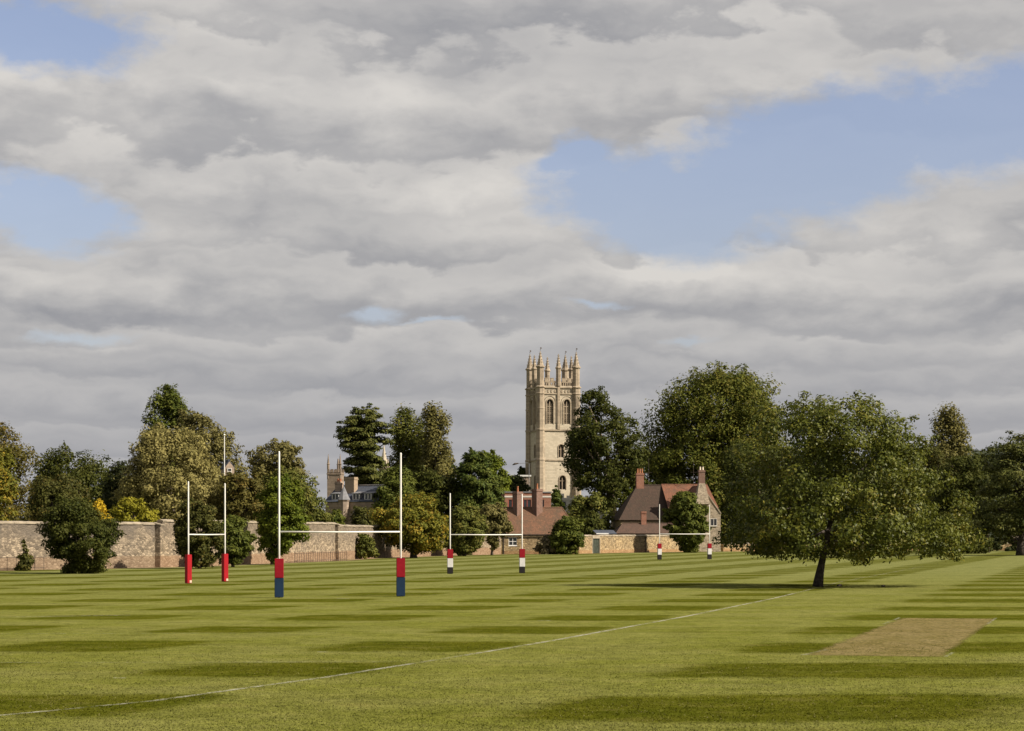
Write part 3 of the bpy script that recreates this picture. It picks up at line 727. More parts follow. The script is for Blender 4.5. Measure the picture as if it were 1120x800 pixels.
# ------------------------------------------------------------------ the church-like tower
T = thing('stone_tower', (9.25, 496.2, 0), 'tall pale stone bell tower crowned with spiky pinnacles', 'tower', rz=R(15.6))
hw = 4.35
def face_xf(k):
    m = Matrix.Rotation(k * math.pi / 2, 3, 'Z')
    return lambda x, d, z: m @ Vector((x, -hw + d, z))
wins = [(-1.98, 27.7, 1.55, 5.5), (1.98, 27.7, 1.55, 5.5), (0.62, 20.2, 1.15, 2.9), (0.95, 13.0, 1.55, 3.1)]
bm = NB()
for k in range(4):
    wall_panel(bm, rect(-hw, hw, 0, 36.2), [arch(*w) for w in wins], face_xf(k), 0.55)
for f in list(bm.faces): pass
obj('wall', bm, M['tower'], T)
for k in range(4):
    xf = face_xf(k)
    for i, (cx, z0, w, h) in enumerate(wins):
        A = arch(cx, z0, w, h); bm = NB(); flat_panel(bm, A, xf, 0.5)
        wd = obj('window', bm, M['dark'], T)
        bm = NB()
        def bar(x0, x1, za, zb, d0=0.2, d1=0.4):
            p = [xf(x, d, z) for z in (za, zb) for d in (d0, d1) for x in (x0, x1)]
            v = [bm.verts.new(q) for q in p]
            for q in ((0,2,3,1),(4,5,7,6),(0,1,5,4),(2,6,7,3),(0,4,6,2),(1,3,7,5)): bm.faces.new([v[j] for j in q])
        bar(cx - 0.09, cx + 0.09, z0, z0 + h - 0.25)
        if i < 2:
            for sx in (-1, 1): bar(cx + sx*w*0.27 - 0.06, cx + sx*w*0.27 + 0.06, z0, z0 + h * 0.82, 0.23, 0.41)
            bar(cx - w/2, cx + w/2, z0 + h*0.42, z0 + h*0.42 + 0.16, 0.21, 0.42)
            bar(cx - w/2, cx + w/2, z0 + h*0.70, z0 + h*0.70 + 0.14, 0.21, 0.42)
            for j in range(9): bar(cx - w/2, cx + w/2, z0 + 0.2 + j*0.44, z0 + 0.36 + j*0.44, 0.33, 0.49)
        else:
            bar(cx - w/2, cx + w/2, z0 + h*0.6, z0 + h*0.6 + 0.12, 0.21, 0.42)
        obj('tracery', bm, M['tower_old'] if i < 2 else M['louvre'], wd)
        bm = NB(); band(bm, A[1:] + A[:1], xf, 0.22 if i < 2 else 0.16, 0.05, -0.14); obj('frame', bm, M['tower_old'], wd)
        if i < 2:      # wider outer order of the belfry openings
            B_ = arch(cx, z0 + 0.1, w + 1.0, h + 0.55)
            bm = NB(); band(bm, B_[1:] + B_[:1], xf, 0.13, 0.04, -0.10); obj('hood_mould', bm, M['tower_old'], wd)
def sq_ring(z0, z1, e, mname='tower_old'):
    bm = NB()
    for k in range(4):
        m = Matrix.Rotation(k*math.pi/2, 4, 'Z'); b2 = NB(); box(b2, -hw - e, hw + e - 0.0, -hw - e, -hw + 0.05, z0, z1)
        b2.transform(m)
        me = bpy.data.meshes.new('t'); b2.to_mesh(me); b2.free(); bm.from_mesh(me); bpy.data.meshes.remove(me)
    return bm
for z, e, h in ((35.7, 0.26, 0.28), (34.3, 0.20, 0.24), (26.1, 0.24, 0.32), (19.4, 0.18, 0.28)):
    bm = NB()
    o = hw + e
    for sgn in (0, 1):
        if sgn == 0:
            box(bm, -o, o, -o, -hw + 0.04, z, z + h); box(bm, -o, o, hw - 0.04, o, z, z + h)
        else:
            box(bm, -o, -hw + 0.04, -hw + 0.045, hw - 0.045, z, z + h); box(bm, hw - 0.04, o, -hw + 0.045, hw - 0.045, z, z + h)
    obj('cornice', bm, M['tower_old'], T)
# bosses of the frieze and the shaft up the middle of each face
def tower_box(k, x0, x1, d0, d1, z0, z1, bm=None):
    m = Matrix.Rotation(k*math.pi/2, 3, 'Z'); b2 = bm or NB()
    vv = [b2.verts.new(m @ Vector((x, -hw + d, z))) for z in (z0, z1) for d in (d0, d1) for x in (x0, x1)]
    for q in ((0,2,3,1),(4,5,7,6),(0,1,5,4),(2,6,7,3),(0,4,6,2),(1,3,7,5)): b2.faces.new([vv[j] for j in q])
    return b2
for k in range(4):
    for i in range(9):
        if i == 4: continue
        x = -3.2 + i * 0.8
        obj('boss', tower_box(k, x - 0.2, x + 0.2, -0.12, 0.02, 34.75, 35.3), M['tower_old'], T)
    obj('shaft', tower_box(k, -0.3, 0.3, -0.32, 0.02, 26.45, 37.3), M['tower_old'], T)
# corner turrets (octagonal) and parapet
for sx in (-1, 1):
    for sy in (-1, 1):
        bm = NB(); cx, cy = sx*4.2, sy*4.2
        lathe(bm, cx, cy, [(1.15, 0), (1.15, 13), (1.05, 13.4), (1.05, 19.4), (1.12, 19.45), (1.12, 19.7), (0.98, 19.9), (0.98, 26.1), (1.08, 26.15), (1.08, 26.45), (0.95, 26.7), (0.95, 31.0), (1.02, 31.05), (1.02, 31.25), (0.93, 31.4), (0.93, 34.3), (1.08, 34.35), (1.08, 34.55), (0.93, 34.7), (0.93, 35.7), (1.15, 35.8), (1.15, 36.0), (0.86, 36.2)], 8, R(22.5))
        obj('corner_turret', bm, M['tower_old'] if not (sx < 0 and sy < 0) else M['tower_old'], T)
bm = NB()
for k in range(4):
    m = Matrix.Rotation(k*math.pi/2, 3, 'Z')
    def pb(x0, x1, z0, z1, d0=0.0, d1=0.3):
        v = [m @ Vector((x, -hw + d, z)) for z in (z0, z1) for d in (d0, d1) for x in (x0, x1)]
        vv = [bm.verts.new(q) for q in v]
        for q in ((0,2,3,1),(4,5,7,6),(0,1,5,4),(2,6,7,3),(0,4,6,2),(1,3,7,5)): bm.faces.new([vv[j] for j in q])
    pb(-3.5, 3.5, 36.0, 36.25, 0.01); pb(-3.5, 3.5, 36.95, 37.12, 0.01)
    for i in range(14):
        x = -3.4 + i * 0.5; pb(x, x + 0.2, 36.25, 36.95, 0.04, 0.26)
    for i in range(5):
        x = -3.2 + i * 1.35; pb(x, x + 0.75, 37.12, 37.85)
        pb(x - 0.06, x + 0.81, 37.85, 37.97, -0.05, 0.35)
obj('parapet', bm, M['tower_old'], T)
bm = NB(); box(bm, -hw + 0.31, hw - 0.31, -hw + 0.31, hw - 0.31, 35.9, 36.1); obj('roof', bm, M['lead'], T)
def pinnacle(cx, cy, r, zb, zr, zt, vane):
    bm = NB()
    lathe(bm, cx, cy, [(r, zb), (r, zr - 0.35), (r * 1.28, zr - 0.2), (r * 1.28, zr + 0.05), (r * 0.98, zr + 0.2), (r * 0.62, zr + (zt-zr)*0.4), (r * 0.32, zr + (zt-zr)*0.72), (r*0.12, zt - 0.25), (r*0.2, zt - 0.15), (0.03, zt)], 8, R(22.5))
    for i in range(8):           # crockets up the edges
        a = R(22.5) + i * math.pi / 4
        for q in (0.2, 0.4, 0.6, 0.78):
            z = zr + 0.2 + (zt - zr) * q; rr = r * (0.98 - 1.02 * q) + 0.03
            tube(bm, [(cx + math.cos(a)*rr, cy + math.sin(a)*rr, z), (cx + math.cos(a)*(rr + 0.13), cy + math.sin(a)*(rr+0.13), z + 0.1)], [0.07, 0.03], 5)
    p = obj('pinnacle', bm, M['tower_old'], T)
    if vane:
        bm = NB(); tube(bm, [(cx, cy, zt - 0.02), (cx, cy, zt + 0.95)], [0.025, 0.02], 6)
        box(bm, cx - 0.02, cx + 0.3, cy - 0.015, cy + 0.015, zt + 0.55, zt + 0.85); tube(bm, [(cx, cy, zt + 0.25), (cx, cy, zt + 0.42)], [0.07, 0.07], 6)
        obj('vane', bm, M['iron'], p)
for sx in (-1, 1):
    for sy in (-1, 1): pinnacle(sx*4.2, sy*4.2, 0.80, 36.0, 40.5, 43.9, True)
for x, y in ((0, -4.35), (0, 4.35), (-4.35, 0), (4.35, 0)): pinnacle(x, y, 0.55, 36.2, 40.3, 43.4, False)

# ------------------------------------------------------------------ houses
def chimney(parent, x, y, z0, z1, w, d, mat, pots=2, potm='pot_red', poth=0.55, cap=True, rot=0.0):
    bm = NB(); box(bm, x - w/2, x + w/2, y - d/2, y + d/2, z0, z1 - 0.35)
    box(bm, x - w/2 - 0.07, x + w/2 + 0.07, y - d/2 - 0.07, y + d/2 + 0.07, z1 - 0.348, z1 - 0.2)
    box(bm, x - w/2 - 0.02, x + w/2 + 0.02, y - d/2 - 0.02, y + d/2 + 0.02, z1 - 0.198, z1)
    if rot: bmesh.ops.rotate(bm, verts=bm.verts, cent=(x, y, 0), matrix=Matrix.Rotation(rot, 3, 'Z'))
    c = obj('chimney', bm, mat, parent)
    for i in range(pots):
        px = x + (i - (pots-1)/2) * w / max(pots, 1) * 0.9
        bm = NB(); lathe(bm, px, y, [(0.15, z1 + 0.002), (0.12, z1 + poth*0.8), (0.15, z1 + poth*0.86), (0.15, z1 + poth)], 10); obj('pot', bm, M[potm] if i or potm == 'pot_red' else M['pot_cream'], c)
    return c
def window_part(parent, x, y, z, w, h, nx, nz, mat, sill=True, glass='glass', name='window'):
    """window on a wall facing -y at depth y: glass set back in a frame with glazing bars"""
    bm = NB(); box(bm, x - w/2, x + w/2, y - 0.02, y + 0.02, z, z + h); win = obj(name, bm, M[glass], parent)
    bm = NB(); t = 0.07
    box(bm, x - w/2 - t, x - w/2, y - 0.06, y + 0.03, z - t, z + h + t); box(bm, x + w/2, x + w/2 + t, y - 0.06, y + 0.03, z - t, z + h + t)
    box(bm, x - w/2, x + w/2, y - 0.058, y + 0.03, z - t, z); box(bm, x - w/2, x + w/2, y - 0.058, y + 0.03, z + h, z + h + t)
    for i in range(1, nx): box(bm, x - w/2 + w*i/nx - 0.04, x - w/2 + w*i/nx + 0.04, y - 0.05, y - 0.021, z, z + h)
    for j in range(1, nz): box(bm, x - w/2, x + w/2, y - 0.047, y - 0.022, z + h*j/nz - 0.035, z + h*j/nz + 0.035)
    obj('frame', bm, mat, win)
    if sill: bm = NB(); box(bm, x - w/2 - 0.12, x + w/2 + 0.12, y - 0.14, y + 0.03, z - t - 0.09, z - t - 0.003); obj('sill', bm, mat, win)
    return win
def gable_block(parent, x0, x1, y0, y1, ze, zr, wallm, roofm, axis='x', hipl=0.0, hipr=0.0, ov=0.25, holes_front=()):
    """walls with gables plus a roof of two slabs; axis = ridge direction; hip = how far the ridge end is pulled in"""
    bm = NB()
    if axis == 'x':
        ym = (y0 + y1) / 2
        wall_panel(bm, rect(x0, x1, 0, ze), list(holes_front), lambda x, d, z: Vector((x, y0 + d, z)), 0.18)
        poly(bm, [(x1, y1, 0), (x0, y1, 0), (x0, y1, ze), (x1, y1, ze)])
        for x, hp, flip in ((x0, hipl, True), (x1, hipr, False)):
            p = [(x, y0, 0), (x, y1, 0), (x, y1, ze)] + ([(x, ym, zr - 0.05)] if hp == 0 else []) + [(x, y0, ze)]
            poly(bm, p[::-1] if flip else p)
        w = obj('wall', bm, wallm, parent)
        bm = NB(); k = (zr - ze) / ((y1 - y0) / 2); e = ov; zf = ze - k * e
        xa, xb = x0 - ov, x1 + ov; ra, rb = (x0 + hipl if hipl else xa), (x1 - hipr if hipr else xb)
        slab(bm, [(xa, y0 - e, zf + 0.1), (xb, y0 - e, zf + 0.1), (rb, ym - 0.01, zr + 0.1), (ra, ym - 0.01, zr + 0.1)], 0.12)
        slab(bm, [(xb, y1 + e, zf + 0.1), (xa, y1 + e, zf + 0.1), (ra, ym + 0.01, zr + 0.1), (rb, ym + 0.01, zr + 0.1)], 0.12)
        if hipl: slab(bm, [(xa, y1 + e, zf + 0.09), (xa, y0 - e, zf + 0.09), (ra, ym, zr + 0.09)], 0.12)
        if hipr: slab(bm, [(xb, y0 - e, zf + 0.09), (xb, y1 + e, zf + 0.09), (rb, ym, zr + 0.09)], 0.12)
        tube(bm, [(ra, ym, zr + 0.08), (rb, ym, zr + 0.08)], [0.13, 0.13], 8)
        if hipl:
            for yy in (y0 - e, y1 + e): tube(bm, [(xa, yy, zf + 0.06), (ra, ym, zr + 0.08)], [0.09, 0.09], 6)
        if hipr:
            for yy in (y0 - e, y1 + e): tube(bm, [(xb, yy, zf + 0.06), (rb, ym, zr + 0.08)], [0.09, 0.09], 6)
        r = obj('roof', bm, roofm, parent)
    else:
        xm = (x0 + x1) / 2
        wall_panel(bm, [(x0, 0), (x1, 0), (x1, ze), (xm, zr - 0.05), (x0, ze)], list(holes_front), lambda x, d, z: Vector((x, y0 + d, z)), 0.18)
        poly(bm, [(x1, y1, 0), (x0, y1, 0), (x0, y1, ze), (xm, y1, zr - 0.05), (x1, y1, ze)])
        poly(bm, [(x0, y1, 0), (x0, y0, 0), (x0, y0, ze), (x0, y1, ze)]); poly(bm, [(x1, y0, 0), (x1, y1, 0), (x1, y1, ze), (x1, y0, ze)])
        w = obj('wall', bm, wallm, parent)
        bm = NB(); k = (zr - ze) / ((x1 - x0) / 2); e = ov; zf = ze - k * e; ya, yb = y0 + 0.14, y1 + e
        slab(bm, [(x0 - e, yb, zf + 0.1), (x0 - e, ya, zf + 0.1), (xm - 0.01, ya, zr + 0.1), (xm - 0.01, yb, zr + 0.1)], 0.12)
        slab(bm, [(x1 + e, ya, zf + 0.1), (x1 + e, yb, zf + 0.1), (xm + 0.01, yb, zr + 0.1), (xm + 0.01, ya, zr + 0.1)], 0.12)
        tube(bm, [(xm, ya, zr + 0.08), (xm, yb, zr + 0.08)], [0.13, 0.13], 8)
        r = obj('roof', bm, roofm, parent)
    return w, r

# long cottage with the tiled roof and two tall chimneys (its wall is the field edge)
Yc = 321.0; sx0, sx1 = X_(540, Yc), X_(634, Yc)
Ct = thing('tiled_cottage', (sx0, Yc, 0), 'low stone cottage with red tiled roof and two tall brick chimneys', 'cottage', rz=R(6))
Lc = sx1 - sx0; zr = Z_(556, Yc + 3)
wx = X_(561, Yc) - sx0; wz0, wz1 = 1.25, 2.45
gable_block(Ct, 0, Lc, 0, 6.4, Z_(583.5, Yc), zr, M['rubble_warm'], M['tile_old'], 'x', hipr=2.1, ov=0.2, holes_front=[rect(wx - 0.62, wx + 0.62, wz0, wz1)])
window_part(Ct, wx, 0.10, wz0 + 0.075, 1.08, wz1 - wz0 - 0.15, 2, 2, M['white'])
for px, top, b, m_ in ((568.5, 538, 1.15, 'brick_old'), (590, 535, 1.2, 'brick_old')):
    chimney(Ct, X_(px, Yc + 3.0) - sx0, 2.4 + 0.4, zr - 1.6, Z_(top, Yc + 3), b * 0.95, b * 0.95, M[m_], 1, 'pot_red', 0.8, rot=R(33))
bm = NB(); tube(bm, [(X_(551, Yc) - sx0, -0.08, 0), (X_(551, Yc) - sx0, -0.08, 2.9)], [0.06, 0.06], 8); obj('drainpipe', bm, M['iron'], Ct)
bm = NB(); box(bm, 0, Lc, -0.32, -0.21, Z_(583.5, Yc) - 0.28, Z_(583.5, Yc) - 0.17); obj('gutter', bm, M['iron'], Ct)
# red brick house just behind
Yb = 346.0
Bh = thing('brick_house', (X_(552, Yb), Yb, 0), 'red brick house peeking up behind the tiled cottage roof', 'house', rz=R(6))
wB = X_(603, Yb) - X_(552, Yb); zt = Z_(539, Yb)
bm = NB(); wall_panel(bm, rect(0, wB, 0, zt), [rect(wB*0.40, wB*0.57, zt - 2.5, zt - 1.1), rect(wB*0.70, wB*0.85, zt - 2.5, zt - 1.1), rect(wB*0.08, wB*0.25, zt - 2.5, zt - 1.1)], lambda x, d, z: Vector((x, d, z)), 0.2)
poly(bm, [(0, 6, 0), (0, 0, 0), (0, 0, zt), (0, 6, zt)]); poly(bm, [(wB, 0, 0), (wB, 6, 0), (wB, 6, zt), (wB, 0, zt)]); poly(bm, [(wB, 6, 0), (0, 6, 0), (0, 6, zt), (wB, 6, zt)])
obj('wall', bm, M['brick'], Bh)
bm = NB(); box(bm, -0.15, wB + 0.15, -0.12, 6.15, zt + 0.003, zt + 0.16); obj('roof', bm, M['lead'], Bh)
bm = NB(); box(bm, -0.03, wB + 0.03, -0.05, -0.005, zt - 0.75, zt - 0.5); obj('string_course', bm, M['offwhite'], Bh)
for q in (0.485, 0.775, 0.165): window_part(Bh, wB*q, 0.12, zt - 2.42, wB*0.15, 1.24, 2, 1, M['redframe'])

# gabled house on the right of the door
Yh = 372.0; hx = X_(679, Yh)
Hh = thing('gabled_house', (hx, Yh, 0), 'large old house with dark mossy roof, stone gable and brick chimneys', 'house', rz=R(7))
hX = lambda px, dy=0: X_(px, Yh + dy) - hx
zE, zR = Z_(567, Yh), Z_(531.5, Yh + 4)
gable_block(Hh, 0, hX(752), 0, 8.4, zE, zR, M['rubble_warm'], M['tile_dark'], 'x', hipl=3.6, ov=0.3)
# red tiled range running behind the gable
gx0, gx1 = hX(731, -1), hX(785)
bm = NB(); zB = Z_(531, Yh + 4) + 0.12
slab(bm, [(gx0, -1.0, Z_(556, Yh)), (gx1 + 0.3, -1.0, Z_(556, Yh)), (gx1 - 0.6, 4.15, zB), (gx0 - 0.2, 4.15, zB)], 0.14)
slab(bm, [(gx1 - 0.6, 4.2, zB), (gx1 + 0.3, -0.9, Z_(556, Yh)), (gx1 + 0.3, 9.3, Z_(556, Yh))], 0.14)
tube(bm, [(gx0 - 0.2, 4.2, zB), (gx1 - 0.6, 4.2, zB)], [0.14, 0.14], 8)
rr = obj('roof', bm, M['tile_red'], Hh, label='bright red tiled range behind the stone gable')
bm = NB(); box(bm, gx0 + 0.1, gx1 + 0.1, -0.7, 8.2, 0, Z_(558.5, Yh))
obj('wall', bm, M['rubble_warm'], Hh)
bm = NB(); box(bm, gx0 + 0.05, gx0 + 1.2, -0.85, -0.72, Z_(574, Yh), Z_(556.5, Yh)); box(bm, gx1 - 0.9, gx1 + 0.17, -0.85, -0.72, Z_(562, Yh), Z_(556.5, Yh))
obj('tile_hanging', bm, M['tile_red'], Hh)
# stone gable wing facing the field
ax0, ax1 = hX(744.5, -3), hX(787, -3)
zg = Z_(532, Yh - 3)
gable_block(Hh, ax0, ax1, -3.6, 4, Z_(561, Yh - 3), zg, M['gable'], M['tile_red'], 'y', ov=0.12)
bm = NB(); xm = (ax0 + ax1)/2
for sgn, xe in ((-1, ax0 - 0.12), (1, ax1 + 0.12)):
    slab(bm, [(xe, -3.72, Z_(561.5, Yh - 3)), (xe, -3.42, Z_(561.5, Yh - 3)), (xm, -3.42, zg + 0.22), (xm, -3.72, zg + 0.22)][::sgn], 0.16)
obj('gable_coping', bm, M['coping'], Hh)
chimney(Hh, xm + 0.1, -3.0, zg - 1.2, Z_(514, Yh - 3), 1.05, 0.9, M['brick_old'], 2, 'pot_cream', 0.55)
bm = NB(); tube(bm, [(xm + 0.1, -3.05, zg - 3.0), (xm + 0.1, -3.05, zg - 1.0), (xm + 0.1, -3.05, zg + 0.5)], [1.7, 1.15, 0.74], 4, rot=R(45)); obj('chimney_breast', bm, M['gable'], Hh)
chimney(Hh, hX(703.5, 4), 4.2, zR - 0.6, Z_(517.5, Yh + 4), 1.3, 0.9, M['brick'], 3, 'pot_red', 0.75)
window_part(Hh, ax1 - 1.2, -3.62, Z_(575, Yh), 1.0, 1.1, 2, 1, M['offwhite'])
# front low range with its little chimney
lx0, lx1 = X_(668, 360) - hx, X_(742, 366) - hx
gable_block(Hh, lx0, lx1, -9.2, -4.0, Z_(583.5, 362), Z_(573.5, 365), M['rubble_warm'], M['tile_brown'], 'x', hipl=1.4, ov=0.2)
chimney(Hh, X_(699, 365) - hx, -6.6, 3.2, Z_(559.5, 365), 0.85, 0.7, M['brick'], 0)
# TV aerials
for px, y, t0, t1, lab in ((709.5, 377.5, 502, 533, 'thin television aerial beside the left brick chimney'), (758.5, 376, 503, 531, 'thin television aerial beside the gable chimney')):
    o = thing('aerial', (X_(px, y), y, Z_(t1, y) - 0.4), lab, 'aerial'); h_ = Z_(t0, y) - Z_(t1, y) + 0.4
    bm = NB(); tube(bm, [(0, 0, 0), (0, 0, h_)], [0.03, 0.025], 6); obj('mast', bm, M['iron'], o)
    bm = NB(); tube(bm, [(-0.5, 0, h_ * 0.55), (0.6, 0.1, h_ * 0.55)], [0.02, 0.02], 5)
    for i in range(5): tube(bm, [(-0.4 + i*0.22, -0.3, h_*0.55), (-0.4 + i*0.22, 0.35, h_*0.55)], [0.012, 0.012], 4)
    obj('antenna', bm, M['iron'], o)

# college house with slate roof and oriel turret
Yk = 305.0; kx = X_(356, Yk)
Kh = thing('college_house', (kx, Yk, 0), 'stone college house with blue slate roof and a pointed corner turret', 'house', rz=R(-27))
kX = lambda px: (X_(px, Yk) - kx) * 1.12
gable_block(Kh, kX(356), kX(414), 0, 7.0, Z_(549, Yk), Z_(532.5, Yk + 3), M['college'], M['slate'], 'x', ov=0.15)
bm = NB(); cxk = kX(379)
lathe(bm, cxk, -0.5, [(0.12, 3.3), (0.28, 4.4), (0.62, 5.6), (0.72, 7.4), (0.80, 7.5), (0.80, 7.65)], 8, R(22.5)); tt = obj('turret', bm, M['college'], Kh)
bm = NB(); lathe(bm, cxk, -0.5, [(0.92, 7.66), (0.55, 8.4), (0.25, 9.1), (0.03, 9.55)], 8, R(22.5)); obj('turret_roof', bm, M['lead'], tt)
chimney(Kh, kX(376), 2.2, 8.2, Z_(522, Yk), 1.5, 1.0, M['brick_buff'], 0)
chimney(Kh, kX(360.5), 2.6, 8.2, Z_(526.5, Yk), 0.9, 0.8, M['college'], 2, 'pot_red', 0.4)
for px in (366, 389.5, 403):
    d_ = kX(px); zb = Z_(547.5, Yk)
    bm = NB(); box(bm, d_ - 0.62, d_ + 0.62, 0.35, 2.2, zb, zb + 0.95); slab(bm, [(d_ - 0.75, 0.2, zb + 0.96), (d_ + 0.75, 0.2, zb + 0.96), (d_ + 0.75, 2.4, zb + 1.25), (d_ - 0.75, 2.4, zb + 1.25)], 0.1)
    dm = obj('dormer', bm, M['lead'], Kh)
    bm = NB(); box(bm, d_ - 0.45, d_ + 0.45, 0.31, 0.345, zb + 0.12, zb + 0.85); wn = obj('window', bm, M['glass'], dm)
    bm = NB()
    for (a, b, c, e) in ((-.55, -.45, 0.05, 0.95), (.45, .55, 0.05, .95), (-.05, .05, .12, .85)): box(bm, d_ + a, d_ + b, 0.27, 0.344, zb + c, zb + e)
    box(bm, d_ - .45, d_ + .45, 0.275, 0.343, zb + 0.03, zb + 0.12); box(bm, d_ - .45, d_ + .45, 0.275, 0.343, zb + 0.85, zb + 0.94)
    obj('frame', bm, M['white'], wn)
for px, z in ((363, 4.2), (391, 4.6), (400, 4.4), (408, 4.6)): window_part(Kh, kX(px), -0.03, z, 0.75, 1.5, 2, 2, M['offwhite'])
bm = NB(); box(bm, kX(380), kX(412), 3.36, 3.62, Z_(532.5, Yk + 3) + 0.12, Z_(532.5, Yk + 3) + 0.26); obj('ridge_cap', bm, M['offwhite'], Kh)
# pinnacled gate tower behind it
Yg = 345.0; gx = X_(367, Yg)
Gt = thing('gate_tower', (gx, Yg, 0), 'small weathered tower with two thin pinnacles behind the slate roof', 'tower', rz=R(-8))
bm = NB(); box(bm, -1.1, 1.1, -1.1, 1.1, 0, Z_(517, Yg)); obj('wall', bm, M['gate'], Gt)
bm = NB(); zt = Z_(517, Yg)
for i in range(4):
    x = -1.1 + i*0.62
    box(bm, x, x + 0.36, -1.16, -0.9, zt + 0.003, zt + 0.5); box(bm, x, x + 0.36, 0.9, 1.16, zt + 0.003, zt + 0.5)
box(bm, -1.18, 1.18, -1.18, 1.18, zt - 0.35, zt - 0.15)
obj('parapet', bm, M['gate'], Gt)
for (x, y) in ((-0.95, -0.95), (0.95, -0.95), (0.2, 1.0)):
    bm = NB(); lathe(bm, x, y, [(0.2, zt - 1), (0.2, zt + 1.2), (0.28, zt + 1.3), (0.18, zt + 1.4), (0.1, zt + 2.2), (0.02, zt + (2.9 if y < 0 else 1.6))], 8); obj('pinnacle', bm, M['gate'], Gt)
# spire right of the cedar
Ys = 385.0
Sp = thing('stone_spire', (X_(420, Ys), Ys, 0), 'slender stone spire between the cedar and the poplars', 'spire')
bm = NB(); lathe(bm, 0, 0, [(0.95, 0), (0.95, Z_(514, Ys)), (1.1, Z_(513, Ys)), (1.1, Z_(511, Ys)), (0.85, Z_(510, Ys))], 8); obj('shaft', bm, M['tower_old'], Sp)
bm = NB(); lathe(bm, 0, 0, [(0.72, Z_(510, Ys) + 0.01), (0.5, Z_(503, Ys)), (0.25, Z_(495, Ys)), (0.03, Z_(486.5, Ys))], 8)
obj('spire_cone', bm, M['tower'], Sp)
for i in range(4):
    a = R(45 + 90*i); bm = NB(); lathe(bm, math.cos(a)*0.95, math.sin(a)*0.95, [(0.16, Z_(512, Ys)), (0.16, Z_(507, Ys)), (0.02, Z_(502, Ys))], 6); obj('pinnacle', bm, M['tower_old'], Sp)
# pale gabled house and flagpole among the left trees
Yw = 236.0
Pw = thing('pale_house', (X_(251, Yw), Yw, 0), 'pale stone gable glimpsed high among the left trees', 'house', rz=R(18))
gable_block(Pw, -0.52, 0.52, 0, 2.2, Z_(512, Yw), Z_(504.5, Yw), M['college'], M['slate'], 'y', ov=0.1)
window_part(Pw, 0, -0.03, Z_(519, Yw), 0.35, 0.6, 1, 2, M['offwhite'])
Fp = thing('flagpole', (X_(245.4, 235), 235, 0), 'bare white flagpole above the pale gable', 'flagpole')
bm = NB(); tube(bm, [(0, 0, 0), (0, 0, Z_(477, 235))], [0.07, 0.05], 8); obj('pole', bm, M['white'], Fp)
bm = NB(); lathe(bm, 0, 0, [(0.02, Z_(477, 235)), (0.13, Z_(477, 235) + 0.1), (0.02, Z_(477, 235) + 0.22)], 8); obj('finial', bm, M['white'], Fp)
# flat roofed block left of the tower, low pale block right of it
Yp = 474.0
Pb = thing('flat_roofed_block', (X_(539, Yp), Yp, 0), 'flat roofed block with white parapet left of the tall tower', 'building')
wP = X_(580, Yp) - X_(539, Yp)
bm = NB(); wall_panel(bm, rect(0, wP, 0, Z_(521.5, Yp)), [rect(0.8 + i*1.6, 1.7 + i*1.6, 12.0, 13.6) for i in range(4)], lambda x, d, z: Vector((x, d, z)), 0.2)
poly(bm, [(0, 8, 0), (0, 0, 0), (0, 0, Z_(521.5, Yp)), (0, 8, Z_(521.5, Yp))]); poly(bm, [(wP, 0, 0), (wP, 8, 0), (wP, 8, Z_(521.5, Yp)), (wP, 0, Z_(521.5, Yp))])
obj('wall', bm, M['college'], Pb)
bm = NB(); box(bm, -0.2, wP + 0.2, -0.2, 8.2, Z_(521.5, Yp) + 0.003, Z_(519.7, Yp)); obj('roof', bm, M['white'], Pb)
for i in range(4): window_part(Pb, 1.25 + i*1.6, 0.12, 12.08, 0.74, 1.44, 1, 2, M['white'])
Yq = 452.0
Qb = thing('pale_annexe', (X_(609, Yq), Yq, 0), 'low pale building with stepped parapet at the foot of the tall tower', 'building', rz=R(10))
wQ = X_(668, Yq) - X_(609, Yq); zq = Z_(547, Yq)
bm = NB(); box(bm, 0, wQ, 0, 7, 0, zq); obj('wall', bm, M['offwhite'], Qb)
bm = NB(); box(bm, -0.1, wQ + 0.1, -0.1, 7.1, zq + 0.003, zq + 0.45); box(bm, 0.4, 1.5, -0.12, 1.0, zq + 0.453, zq + 1.3)
for i in range(7): box(bm, 2.1 + i*1.3, 2.75 + i*1.3, -0.1, 0.25, zq + 0.453, zq + 0.9)
obj('parapet', bm, M['offwhite'], Qb)
for i in range(5): window_part(Qb, 1.4 + i*2.1, -0.03, zq - 1.5, 0.8, 1.1, 2, 1, M['lead'])
# street lamp with a long arm against the sky
Yl = 440.0
Sl = thing('street_lamp', (X_(577, Yl), Yl, 0), 'street lamp head on an arm left of the tall tower', 'street lamp')
bm = NB(); tube(bm, [(0.3, 0, 0), (0.3, 0, Z_(507, Yl)), (0.0, 0, Z_(506.5, Yl)), (X_(566, Yl) - X_(577, Yl), 0, Z_(507.2, Yl))], [0.09, 0.07, 0.05, 0.045], 8); obj('post', bm, M['lead'], Sl)
bm = NB(); xa = X_(563, Yl) - X_(577, Yl); tube(bm, [(xa - 0.45, 0, Z_(508.8, Yl)), (xa, 0, Z_(507.6, Yl)), (xa + 0.75, 0, Z_(507.0, Yl))], [0.08, 0.2, 0.1], 8); obj('lamp_head', bm, M['iron'], Sl)
